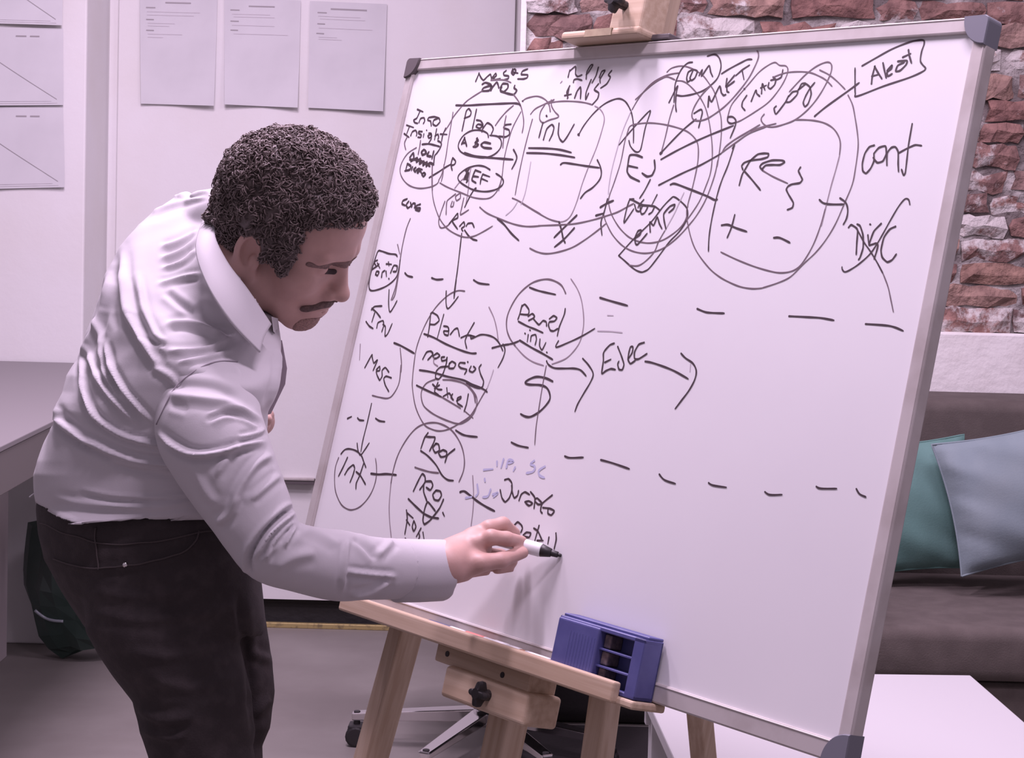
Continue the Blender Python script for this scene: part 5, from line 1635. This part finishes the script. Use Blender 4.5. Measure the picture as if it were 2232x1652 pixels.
def hair_region(q):
    """positive where no hair grows"""
    f, u = q[:, 0], q[:, 1]
    s = np.abs(q[:, 2])
    us = np.array([-.2, -.100, -.085, -.060, -.048, -.036, -.012, -.009, -.006, .010, .025, .043, .052, .067, .075, .085, .3])
    fs = np.array([-.30, -.075, -.060, -.050, -.046, -.031, -.022, .0, .037, .044, .050, .051, .057, .078, .094, .150, .2])
    lim = np.interp(u, us, fs)
    # across the front of the head the line runs straight, temples recede a little
    lim = lim + (.045 - s) * .45 * np.clip((u - .04) / .02, 0, 1)
    d = f - lim
    ear = -ellip(np.stack([f, u, s], 1), (-.007, -.018, .086), (.0205, .031, .028))
    return np.maximum(d * .8, ear)


def hair_sdf(q):
    d = ellip(q, (-.020, .050, 0), (.104, .098, .088))
    d = smin(d, ellip(q, (.036, .074, 0), (.058, .044, .060)), .03)
    d = smin(d, ellip(q, (-.056, -.016, 0), (.056, .074, .076)), .03)
    d = smin(d, ellip(sym(q), (-.002, .020, .066), (.040, .060, .022)), .02)
    d = smin(d, ellip(sym(q), (.014, -.012, .062), (.016, .034, .016)), .012)
    return d


def hair_full(q):
    x, y, z = q[:, 0], q[:, 1], q[:, 2]
    n = np.sin(x * 210 + 2 * np.sin(y * 95)) * np.sin(y * 190 + 1.5 * np.sin(z * 120)) * np.sin(z * 200 + np.sin(x * 140))
    n2 = np.sin(x * 90 + 1) * np.sin(y * 85 + 2) * np.sin(z * 95)
    d = hair_sdf(q) - .0032 * n - .0035 * n2
    d = smax(d, hair_region(q), .004)
    return d


V, Q = sdf_mesh(hair_full, (-.18, -.13, -.13), (.14, .20, .13), .0022)
HW = HC + HSC * (V[:, :1] * HF + V[:, 1:2] * HU + V[:, 2:3] * HS)


def polar_fit(W_, ref, cxy, target, slack):
    """bring the outline seen from the front to the wanted outline (angles about a centre)"""
    px = proj(W_) - np.array(cxy)
    th = np.arctan2(-px[:, 1], px[:, 0])
    r = np.hypot(px[:, 0], px[:, 1])
    tg = np.array(target, float) - np.array(cxy)
    ta, tr = np.arctan2(-tg[:, 1], tg[:, 0]), np.hypot(tg[:, 0], tg[:, 1])
    o = np.argsort(ta)
    ta, tr = ta[o], tr[o]
    nb = 72
    bins = ((th + math.pi) / (2 * math.pi) * nb).astype(int) % nb
    cur = np.zeros(nb)
    qx = proj(ref) - np.array(cxy)
    rb_ = ((np.arctan2(-qx[:, 1], qx[:, 0]) + math.pi) / (2 * math.pi) * nb).astype(int) % nb
    np.maximum.at(cur, rb_, np.hypot(qx[:, 0], qx[:, 1]))
    cur[cur == 0] = np.median(cur[cur > 0])
    ca = (np.arange(nb) + .5) / nb * 2 * math.pi - math.pi
    cur = (np.roll(cur, 1) + cur * 2 + np.roll(cur, -1)) / 4
    cr_ = np.interp(th, ca, cur, period=2 * math.pi)
    want = np.interp(th, ta, tr) - slack
    wgt = np.clip((ta[-1] - th) / .25 + 1, 0, 1) * np.clip((th - ta[0]) / .25 + 1, 0, 1)
    k = 1 + (want / cr_ - 1) * wgt * np.clip((r / cr_ - .62) / .33, 0, 1)
    z = (W_ - CAM) @ CF
    d2 = px * (k - 1)[:, None]
    return W_ + (d2[:, :1] * z[:, None] / FOC) * CR - (d2[:, 1:2] * z[:, None] / FOC) * CU


HAIR_OUT = [(478, 560), (462, 500), (460, 455), (466, 405), (482, 355), (510, 320), (550, 292), (595, 276), (650, 274), (700, 288), (745, 312), (780, 348), (804, 388), (819, 428), (814, 462), (796, 486)]
RV, _q = sdf_mesh(hair_sdf, (-.18, -.13, -.13), (.14, .20, .13), .004)
RW = HC + HSC * (RV[:, :1] * HF + RV[:, 1:2] * HU + RV[:, 2:3] * HS)
HW = polar_fit(HW, RW, (640, 470), HAIR_OUT, 4.0)
hair = obj('hair', HW, Q[:, ::-1].copy(), M_HAIR, man, True)
hair['label'] = 'short dark curly hair'
# curls: many small spirals standing in the hair's surface
Nh = vnormals(HW, Q[:, ::-1])
keep = np.where(hair_region(V) < -.0010)[0]
rs = np.random.RandomState(3)
sel = rs.choice(keep, 5000, replace=False)
SEG, TS = 12, 4
CV = np.zeros((len(sel), SEG, TS, 3), np.float32)
for n_, i in enumerate(sel):
    nrm = unit(Nh[i] + rs.normal(0, .35, 3))
    a = unit(np.cross(nrm, rs.normal(size=3)))
    b = np.cross(nrm, a)
    # lie the axis of the curl mostly along the head
    ax = unit(a * .8 + nrm * rs.uniform(.15, .9))
    e1 = unit(np.cross(ax, nrm))
    e2 = np.cross(ax, e1)
    R_ = rs.uniform(.0030, .0058)
    turns = rs.uniform(0.9, 1.7)
    ph = rs.uniform(0, 6.28)
    L = rs.uniform(.003, .008)
    th = np.linspace(0, turns * 2 * math.pi, SEG) + ph
    c = HW[i][None] + (np.linspace(-.5, .5, SEG) * L)[:, None] * ax + R_ * (np.cos(th)[:, None] * e1 + np.sin(th)[:, None] * e2)
    tang = np.gradient(c, axis=0)
    tang /= np.linalg.norm(tang, axis=1)[:, None] + 1e-9
    u1 = np.cross(tang, ax)
    u1 /= np.linalg.norm(u1, axis=1)[:, None] + 1e-9
    u2 = np.cross(tang, u1)
    r = .00105 * np.sin(np.linspace(.35, math.pi - .35, SEG)) ** .5
    for k in range(TS):
        w = 2 * math.pi * k / TS
        CV[n_, :, k] = c + r[:, None] * (math.cos(w) * u1 + math.sin(w) * u2)
base = (np.arange(len(sel)) * SEG * TS)[:, None, None]
ii, kk = np.meshgrid(np.arange(SEG - 1), np.arange(TS), indexing='ij')
q4 = np.stack([ii * TS + kk, ii * TS + (kk + 1) % TS, (ii + 1) * TS + (kk + 1) % TS, (ii + 1) * TS + kk], -1).reshape(1, -1, 4)
CQ = (base + q4).reshape(-1, 4)
cu = obj('curls', CV.reshape(-1, 3), CQ, M_CURL, hair, True)
cu['kind'] = 'stuff'

# ------------------------------------------------------------------ shirt body
SEC = [  # centre px, py, depth | half-axis across (px) | half-axis into depth (px, py, metres)
    (318, 1128, 2.50, 248, 12, 0, -16, .170),
    (322, 1082, 2.50, 250, 14, 0, -18, .167),
    (330, 1010, 2.50, 252, 30, -4, -25, .165),
    (345, 945, 2.49, 246, 40, -8, -35, .162),
    (358, 890, 2.49, 242, 50, -12, -52, .162),
    (378, 820, 2.485, 226, 58, -20, -78, .166),
    (402, 745, 2.48, 206, 66, -30, -108, .170),
    (418, 685, 2.48, 190, 70, -30, -132, .172),
    (430, 640, 2.48, 166, 72, -30, -160, .170),
    (442, 610, 2.485, 128, 62, -30, -172, .160),
    (460, 588, 2.485, 94, 52, -26, -150, .132),
    (484, 572, 2.485, 74, 46, -26, -95, .098),
    (512, 553, 2.48, 62, 42, -12, -50, .066),
]


def loft(sec, per=5, nseg=72, ex=2.25):
    S = catmull(np.array(sec, float), per)
    rows = []
    for (cx, cy, yc, ax_, ay_, dx, dy, dz) in S:
        C = P(cx, cy, yc)
        A = P(cx + ax_, cy + ay_, yc) - C
        D = P(cx + dx, cy + dy, yc + dz) - C
        ring = []
        for k in range(nseg):
            w = 2 * math.pi * k / nseg
            c, s = math.cos(w), math.sin(w)
            c = math.copysign(abs(c) ** (2 / ex), c)
            s = math.copysign(abs(s) ** (2 / ex), s)
            ring.append(C + A * c + D * s)
        rows.append(ring)
    rows = np.array(rows)
    m = len(rows)
    Vv = rows.reshape(-1, 3)
    F = [(i * nseg + k, i * nseg + (k + 1) % nseg, (i + 1) * nseg + (k + 1) % nseg, (i + 1) * nseg + k) for i in range(m - 1) for k in range(nseg)]
    F.append(tuple(range(nseg))[::-1])
    F.append(tuple((m - 1) * nseg + k for k in range(nseg)))
    # outward orientation
    c0 = Vv.mean(0)
    f0 = F[(m // 2) * nseg]
    nn = np.cross(Vv[f0[1]] - Vv[f0[0]], Vv[f0[2]] - Vv[f0[0]])
    if nn @ (Vv[f0[0]] - c0) < 0:
        F = [f[::-1] for f in F]
    return Vv, F


def clip_band(V, Q, keep):
    """drop faces where keep(V) is False at every corner; used to open hems and necks"""
    kq = keep[Q].any(1)
    Q = Q[kq]
    used = np.unique(Q)
    mp = np.full(len(V), -1)
    mp[used] = np.arange(len(used))
    return V[used], mp[Q].astype(np.int32)


sv, sf = loft(SEC)
hump = tube(np.array([P(392, 500, 2.60), P(420, 486, 2.59), P(455, 478, 2.57), P(490, 484, 2.55)]), np.array([60, 68, 68, 60]) * 2.58 / FOC, 40)
V, Q = remesh([(sv, sf), hump], .0029, 6)


def side_fit(V, left, right, y0, y1, soft=40.0):
    """move the sides of a garment sideways until its outline passes the given points (px at py)"""
    q = proj(V)
    nb = int((y1 - y0) / 6) + 1
    b = np.clip(((q[:, 1] - y0) / 6).astype(int), -1, nb)
    xl, xr = np.full(nb, 1e9), np.full(nb, -1e9)
    ok = (b >= 0) & (b < nb)
    np.minimum.at(xl, b[ok], q[ok, 0])
    np.maximum.at(xr, b[ok], q[ok, 0])
    good = xl < 1e8
    yc = y0 + (np.arange(nb) + .5) * 6
    f = lambda a: np.convolve(np.pad(np.interp(yc, yc[good], a[good]), 2, mode='edge'), np.ones(5) / 5, 'valid')
    xl, xr = f(xl), f(xr)
    y = q[:, 1]
    a, c = np.interp(y, yc, xl), np.interp(y, yc, xr)
    L = np.interp(y, [p_[1] for p_ in left], [p_[0] for p_ in left])
    R = np.interp(y, [p_[1] for p_ in right], [p_[0] for p_ in right]) if right else c
    if right:
        wR = np.clip((y - right[0][1]) / soft + 1, 0, 1)
        R = c + (R - c) * wR
    wd = np.maximum(c - a, 90)
    x2 = q[:, 0] + (L - a) * np.clip((c - q[:, 0]) / wd, 0, 1) + (R - c) * np.clip((q[:, 0] - a) / wd, 0, 1)
    w = np.clip((y - y0) / soft, 0, 1) * np.clip((y1 - y) / soft, 0, 1)
    dx = (x2 - q[:, 0]) * w
    z = (V - CAM) @ CF
    return V + (dx * z / FOC)[:, None] * CR


V = side_fit(V, [(452, 408), (418, 415), (388, 425), (358, 443), (325, 467), (299, 489), (263, 536), (240, 575), (221, 620), (207, 670), (185, 723), (176, 753), (163, 784), (144, 818), (134, 855), (122, 879), (116, 897), (117, 916),
                 (101, 955), (80, 1004), (72, 1035), (73, 1071), (84, 1150)], [(604, 690), (612, 745), (613, 800), (603, 850), (586, 900), (582, 940), (588, 1000), (578, 1100)], 398, 1190, 10)
SHIRT_FOLDS = [
    ([(176, 770), (181, 845), (205, 905), (262, 948), (330, 968), (362, 973)], 5.0, 6),
    ([(118, 888), (140, 925), (200, 965), (290, 1003), (370, 1012), (395, 1008)], 6.5, 8),
    ([(113, 905), (150, 945), (205, 975)], 4.0, 6),
    ([(240, 1000), (300, 1018), (385, 1030)], 3.5, 6),
    ([(190, 760), (207, 815), (240, 865), (300, 925)], 4.0, 6),
    ([(228, 745), (240, 800), (275, 860), (330, 920)], 4.5, 6),
    ([(215, 760), (225, 812), (260, 868)], 2.5, 5),
    ([(265, 545), (270, 640), (285, 700), (330, 775), (345, 800)], 5.0, 9),
    ([(300, 600), (310, 665), (330, 715), (350, 745)], 3.0, 7),
    ([(238, 600), (222, 680), (192, 745), (176, 775)], 4.0, 7),
    ([(210, 690), (218, 760), (230, 800)], 2.5, 6),
    ([(310, 730), (335, 745), (362, 752)], -2.2, 6),
    ([(352, 540), (395, 525), (432, 503)], 3.2, 6),
    ([(350, 565), (400, 545), (436, 510)], 3.2, 6),
    ([(352, 585), (400, 570), (425, 545)], 2.8, 5),
    ([(330, 465), (370, 448), (455, 426)], 2.6, 5),
    ([(385, 428), (420, 420), (462, 418)], 2.6, 5),
    ([(345, 620), (395, 605), (440, 600)], 3.0, 6),
    ([(362, 710), (400, 705), (450, 715), (500, 732)], 4.5, 8),
    ([(360, 635), (390, 660), (430, 690)], -3.0, 8),
    ([(365, 765), (420, 765), (470, 755), (505, 730)], 4.0, 7),
    ([(390, 790), (450, 778), (500, 765)], 3.2, 6),
    ([(330, 800), (370, 820), (395, 850)], 3.0, 8),
    ([(425, 665), (470, 700), (510, 735)], -4.0, 14),
    ([(250, 590), (246, 660), (255, 720)], -2.0, 8),
    ([(120, 1085), (200, 1100), (330, 1105), (420, 1090)], 2.2, 7),
    ([(170, 1075), (250, 1092), (330, 1094)], -2.0, 6),
    ([(430, 1070), (380, 1082), (300, 1085)], 1.6, 6),
    ([(606, 760), (611, 800), (600, 850), (585, 890)], 3.0, 7),
]
V = fold(V, Q, SHIRT_FOLDS)
# soft overall rumple
N = vnormals(V, Q)
X = V * np.array([1, 1, 1])
V = V + N * (0.0013 * np.sin(X[:, 0] * 55 + 3 * np.sin(X[:, 2] * 31)) * np.sin(X[:, 2] * 48 + 2 * np.sin(X[:, 1] * 37)))[:, None]
# open the hem and the neck, with a hem line that droops at the side
px = proj(V)
hx = np.array([60, 78, 120, 190, 240, 330, 455, 580])
hy = np.array([1072, 1090, 1112, 1137, 1131, 1124, 1128, 1130])
S0 = P(322, 1082, 2.50)
low = V[:, 2] - (P(322, 1066, 2.5)[2])
nearside = ((V - P(345, 900, 2.5)) @ np.array([0, -1.0, 0])) > -0.02
hem = np.interp(px[:, 0], hx, hy)
keep = np.where(nearside, px[:, 1] < hem + 4, low > -0.004)
over = np.where(nearside & keep, np.maximum(px[:, 1] - hem, 0), 0)
V = V + (over * ((V - CAM) @ CF) / FOC)[:, None] * CU
keep &= np.linalg.norm(V - P(515, 551, 2.48), axis=1) > .036
keep &= np.linalg.norm(V - P(560, 622, 2.44), axis=1) > .034
V, Q = clip_band(V, Q, keep)
shirt = obj('shirt', V, Q, M_SHIRT, man, True)
shirt['label'] = 'pale long-sleeved button-up shirt, hanging out'
sol = shirt.modifiers.new('cloth', 'SOLIDIFY')
sol.thickness, sol.offset = 0.0016, -1

# sleeve
SL = [(476, 812, 2.405, 78), (462, 856, 2.372, 104), (455, 925, 2.338, 118), (478, 983, 2.32, 114), (510, 1047, 2.31, 104), (542, 1106, 2.305, 94),
      (566, 1152, 2.30, 86), (596, 1194, 2.30, 80), (650, 1216, 2.335, 74), (735, 1232, 2.388, 78), (800, 1238, 2.428, 70), (870, 1240, 2.470, 66)]
S = catmull(np.array(SL, float), 6)
path = np.array([P(a, b, c) for a, b, c, _ in S])
rr = np.array([r_ * c / FOC for _, _, c, r_ in S])
tv, tf = tube(path, rr, 56)
V, Q = remesh([(tv, tf)], .0027, 5)
SL_FOLDS = [
    ([(360, 842), (410, 838), (470, 845), (520, 865)], -2.6, 9),
    ([(370, 862), (430, 868), (500, 880), (548, 905)], 3.2, 10),
    ([(372, 880), (390, 886), (410, 892)], -1.6, 9),
    ([(455, 915), (490, 900), (530, 905), (568, 925)], -4.0, 6),
    ([(345, 945), (380, 972), (420, 990), (470, 988), (530, 972), (575, 962)], 6.5, 7),
    ([(520, 955), (560, 945), (575, 935)], 3.0, 5),
    ([(470, 1040), (500, 990), (520, 975)], 3.0, 8),
    ([(500, 1110), (530, 1050), (560, 1010), (592, 992)], 4.5, 9),
    ([(470, 1140), (500, 1120), (520, 1080)], 3.5, 9),
    ([(545, 1090), (580, 1060), (610, 1035)], 3.0, 8),
    ([(545, 1250), (545, 1210), (575, 1160), (620, 1118), (640, 1108)], -7.0, 6),
    ([(560, 1215), (590, 1165), (638, 1122)], 4.0, 6),
    ([(577, 1225), (600, 1180), (642, 1135)], 4.5, 6),
    ([(590, 1200), (615, 1165), (640, 1145)], -3.5, 5),
    ([(620, 1190), (633, 1165), (645, 1145)], 3.0, 5),
    ([(600, 1240), (640, 1215), (690, 1205)], 2.0, 12),
    ([(755, 1246), (790, 1250), (830, 1254), (862, 1256)], 4.0, 6),
    ([(758, 1175), (752, 1230), (745, 1290)], 3.0, 6),
    ([(770, 1170), (800, 1195), (820, 1220)], -3.0, 8),
    ([(820, 1215), (845, 1190), (855, 1178)], 2.5, 8),
    ([(765, 1300), (810, 1290), (855, 1262)], 3.5, 7),
    ([(664, 1150), (700, 1165), (740, 1190)], 2.0, 10),
    ([(420, 1010), (440, 1060), (470, 1100)], 2.0, 10),
]
V = fold(V, Q, SL_FOLDS)
endp = path[-1]
ax_ = unit(path[-1] - path[-4])
keep = ((V - endp) @ ax_) < 0.001
V, Q = clip_band(V, Q, keep)
slv = obj('sleeve', V, Q, M_SHIRT, shirt, True)
sol = slv.modifiers.new('cloth', 'SOLIDIFY')
sol.thickness, sol.offset = 0.0016, -1
# armhole seam
seam = catmull(np.array([(522, 784), (480, 782), (440, 795), (400, 822), (372, 850), (352, 890), (336, 925)], float), 4)


def snap(px, py, V, rad_=5.0):
    """nearest visible vertex under a pixel"""
    q = proj(V)
    d = np.hypot(q[:, 0] - px, q[:, 1] - py)
    m = np.where(d < rad_)[0]
    if not len(m):
        m = np.array([int(np.argmin(d))])
    return V[m[np.argmin(V[m, 1])]]


sp = np.array([snap(a, b, np.concatenate([V, np.array(shirt.data.vertices and [v.co[:] for v in shirt.data.vertices]) + FOOT]), 6.0) for a, b in seam])
for _ in range(4):
    sp[1:-1] = (sp[:-2] + 2 * sp[1:-1] + sp[2:]) / 4
tv, tf = tube(sp + np.array([0, -.0010, .0004]), .0009, 6)
obj('armhole_seam', tv, tf, mat('seam_thread', (0.27, 0.24, 0.27), 0.9), shirt, True)

# cuff
CU_ = [(862, 1240, 2.468, 60), (866, 1240.5, 2.471, 67), (915, 1241, 2.491, 66), (962, 1240, 2.510, 64.5), (966, 1240, 2.512, 63.0)]
cp = np.array([P(a, b, c) for a, b, c, _ in CU_])
cr = np.array([r_ * c / FOC for _, _, c, r_ in CU_])
d_ = unit(cp[-1] - cp[0])
e1 = unit(np.cross(d_, [0, 1.0, 0]))
e2 = np.cross(d_, e1)
rows = []
for i in list(range(5)) + [4, 3, 1]:
    inner = len(rows) >= 5
    k = cr[i] - (.0028 if inner else 0)
    rows.append([cp[i] + k * (math.cos(t) * e1 + math.sin(t) * e2) + (np.array([0, 0, -.0035]) if math.cos(t) * e1[2] + math.sin(t) * e2[2] < -.6 else 0) for t in np.linspace(0, 2 * math.pi, 49)])
cv, cf = bez_grid(rows)
obj('cuff', cv, cf, M_SHIRT, shirt, True)

# collar: folded leaf on the near side, running round the back of the neck
up = catmull(np.array([(520, 448, 2.58), (488, 470, 2.50), (470, 512, 2.415), (497, 572, 2.385), (541, 631, 2.378), (592, 707, 2.395)], float), 8)
dn = catmull(np.array([(470, 450, 2.60), (444, 480, 2.49), (428, 545, 2.385), (452, 622, 2.338), (503, 702, 2.325), (566, 768, 2.345)], float), 8)
U_ = np.array([P(*q) for q in up])
D_ = np.array([P(*q) for q in dn])
rows = []
for t in (0, .06, .25, .5, .75, .94, 1.0):
    puff = .010 * math.sin(math.pi * min(1, t * .9 + .1))
    r = U_ * (1 - t) + D_ * t
    r = r + np.array([-.2, -1.0, 0.0]) * puff
    rows.append(r)
cv, cf = bez_grid(rows)
col = obj('collar', cv, cf, M_SHIRT, shirt, True)
sol = col.modifiers.new('cloth', 'SOLIDIFY')
sol.thickness, sol.offset = 0.0028, 0
# far collar leaf and the placket beyond the chest, button, shirt front edge with its shade put into a darker colour
far = [P(592, 690, 2.44), P(606, 694, 2.47), P(605, 732, 2.47), P(596, 722, 2.44)]
fv, ff = hexa([f + np.array([0, -.001, 0]) for f in far] + [f + np.array([0, .001, 0]) for f in far])
obj('collar_leaf', fv, ff, M_SHIRT, shirt)
plk = [(606, 742, 2.50), (609, 800, 2.50), (600, 850, 2.50), (580, 905, 2.50)]
plo = [(614, 742, 2.515), (625, 803, 2.52), (621, 838, 2.52), (590, 902, 2.52)]
a_, b_ = np.array([P(*q) for q in plk]), np.array([P(*q) for q in plo])
rows = [a_, a_ * .5 + b_ * .5 + np.array([0, -.002, 0]), b_, b_ + np.array([0, .004, 0]), a_ + np.array([0, .004, 0])]
cv, cf = bez_grid(rows)
obj('placket', cv, cf, mat('shaded_shirt_front', (0.22, 0.18, 0.21), 0.9), shirt, True)
bt_ = P(605, 742, 2.47)
tv, tf = tube([bt_ + np.array([-.002, 0, 0]), bt_ + np.array([.003, 0, 0])], [.0055, .005], 14)
obj('button', tv, tf, mat('dark_button', (0.10, 0.075, 0.08), 0.4), shirt)
# loose threads at the back hem
for pts in ([(84, 1068), (74, 1076), (64, 1084)], [(84, 1076), (96, 1094), (88, 1100)], [(90, 1080), (102, 1092), (112, 1096)]):
    tv, tf = tube(catmull(np.array([P(a, b, 2.47) for a, b in pts]), 4), .0011, 5)
    obj('loose_thread', tv, tf, M_SHIRT, shirt, True)

# ------------------------------------------------------------------ jeans
JS = [
    (318, 1058, 2.50, 226, 12, 0, -16, .150),
    (322, 1120, 2.50, 242, 8, 0, -10, .158),
    (335, 1190, 2.50, 244, 4, 0, -4, .165),
    (352, 1260, 2.50, 232, 0, 0, 0, .170),
    (372, 1330, 2.50, 214, -2, 0, 0, .168),
    (398, 1390, 2.50, 180, -4, 0, 0, .150),
]
jv, jf = loft(JS, 5, 64, 2.3)


def limb(rows_, seg=48):
    S = catmull(np.array(rows_, float), 6)
    return tube(np.array([P(a, b, c) for a, b, c, _ in S]), np.array([r_ * c / FOC for _, _, c, r_ in S]), seg)


near = limb([(315, 1210, 2.43, 150), (340, 1300, 2.42, 158), (364, 1390, 2.41, 158), (393, 1470, 2.405, 144), (418, 1550, 2.40, 131), (436, 1640, 2.40, 117), (452, 1760, 2.40, 110),
             (462, 1880, 2.41, 104), (456, 2010, 2.43, 98), (445, 2180, 2.45, 90), (436, 2360, 2.47, 84), (432, 2545, 2.48, 88)])
farl = limb([(445, 1200, 2.58, 110), (478, 1290, 2.60, 102), (492, 1380, 2.61, 96), (505, 1470, 2.62, 94), (504, 1540, 2.62, 90), (494, 1600, 2.62, 82), (486, 1700, 2.62, 84),
             (490, 1800, 2.62, 88), (488, 1950, 2.63, 84), (480, 2150, 2.64, 78), (474, 2320, 2.65, 76), (472, 2440, 2.65, 80)])
V, Q = remesh([(jv, jf), near, farl], .0048, 4)
J_FOLDS = [
    ([(95, 1215), (190, 1240), (300, 1232), (400, 1205), (440, 1170)], 2.0, 7),
    ([(190, 1330), (300, 1350), (420, 1340), (510, 1320)], 2.5, 12),
    ([(280, 1420), (380, 1430), (480, 1400)], 2.0, 12),
    ([(300, 1540), (350, 1570), (420, 1560)], 3.5, 12),
    ([(310, 1590), (370, 1610), (400, 1600)], 3.0, 10),
    ([(330, 1480), (420, 1500), (520, 1470)], 2.0, 12),
    ([(520, 1300), (530, 1380), (545, 1480), (552, 1600)], -4.0, 10),
    ([(545, 1420), (590, 1440)], 3.0, 10),
    ([(550, 1560), (590, 1520)], 3.5, 12),
    ([(200, 1290), (320, 1300), (440, 1275)], 1.6, 10),
]
V = side_fit(V, [(76, 1090), (79, 1120), (82, 1161), (95, 1218), (132, 1288), (173, 1351), (213, 1426), (248, 1478), (288, 1530), (305, 1599), (323, 1652), (345, 1760)],
             [(565, 1200), (570, 1265), (577, 1334), (593, 1437), (599, 1507), (589, 1587), (572, 1625), (573, 1660), (578, 1760)], 1085, 1800, 30)
V = fold(V, Q, J_FOLDS)
zt = P(320, 1078, 2.5)[2]
px = proj(V)
keep = V[:, 2] < zt
V, Q = clip_band(V, Q, keep)
jeans = obj('jeans', V, Q, M_JEANS, man, True)
jeans['label'] = 'faded black jeans'
sol = jeans.modifiers.new('cloth', 'SOLIDIFY')
sol.thickness, sol.offset = 0.002, -1
# stitched seams lying on the cloth
for pts in ([(82, 1140), (150, 1170), (230, 1182), (330, 1180), (440, 1160), (500, 1150)],
            [(110, 1220), (180, 1235), (270, 1232), (350, 1215), (410, 1195), (440, 1160)],
            [(205, 1145), (206, 1200), (212, 1245)]):
    L = catmull(np.array(pts, float), 8)
    pp = []
    for (a, b) in L:
        v = snap(a, b, V, 7.0)
        pp.append(v + np.array([0, -.0012, 0.0004]))
    pp = np.array(pp)
    for _ in range(3):
        pp[1:-1] = (pp[:-2] + pp[1:-1] * 2 + pp[2:]) / 4
    tv, tf = tube(pp, .0011, 5)
    obj('stitched_seam', tv, tf, M_STITCH, jeans, True)
rv = snap(272, 1232, V, 6)
tv, tf = tube([rv, rv + np.array([0, -.004, 0])], [.0035, .003], 12)
obj('rivet', tv, tf, M_CHROME, jeans, True)

# shoes on the floor (below the picture)
for (px_, y_) in ((432, 2.48), (472, 2.65)):
    ank = P(px_, 2500 if y_ < 2.6 else 2400, y_)
    dirv = unit([.80, .60, 0])
    sdv = np.array([-dirv[1], dirv[0], 0])
    secs = []
    for (t, w, h) in ((-.07, .030, .075), (-.02, .038, .085), (.05, .040, .075), (.12, .046, .052), (.18, .042, .042), (.205, .022, .030)):
        c = np.array([ank[0], y_, 0]) + dirv * t
        ring = []
        for k in range(20):
            w_ = 2 * math.pi * k / 20
            ring.append(c + sdv * w * math.cos(w_) + np.array([0, 0, max(0.0, h * .5 + h * .5 * math.sin(w_))]))
        secs.append(ring)
    sv_ = np.array(secs)
    m_, n_ = sv_.shape[:2]
    F = [(i * n_ + k, i * n_ + (k + 1) % n_, (i + 1) * n_ + (k + 1) % n_, (i + 1) * n_ + k) for i in range(m_ - 1) for k in range(n_)]
    F += [tuple(range(n_))[::-1], tuple((m_ - 1) * n_ + k for k in range(n_))]
    obj('shoe', sv_.reshape(-1, 3), F, M_SHOE, man, True)

# ------------------------------------------------------------------ the marker in his hand
ma, mb_ = bp(1224, 1211, 0.001)
tip = bl(ma, mb_, 0.0015)
back = P(1062, 1168, bdepth(1062, 1168) - .095)
dm = unit(back - tip)
pen = empty('marker', tip)
finish(pen, 'white marker with black tip held in his hand against the whiteboard', 'marker')


def pseg(s0, s1, r0, r1, nm, m):
    pth = [tip + dm * (s0 + (s1 - s0) * t) for t in (0, .03, .5, .97, 1)]
    tv, tf = tube(pth, [r0 * .9, r0, (r0 + r1) / 2, r1, r1 * .9], 20)
    obj(nm, tv, tf, m, pen, True)


pseg(0.0, 0.006, .0022, .0030, 'nib', M_BLACK)
pseg(0.005, 0.016, .0042, .0048, 'tip_holder', M_BLACK)
pseg(0.015, 0.030, .0060, .0092, 'collar_ring', M_BLACK)
pseg(0.029, 0.125, .0098, .0098, 'barrel', M_MW)
pseg(0.124, 0.135, .0075, .0075, 'end_plug', M_MW)
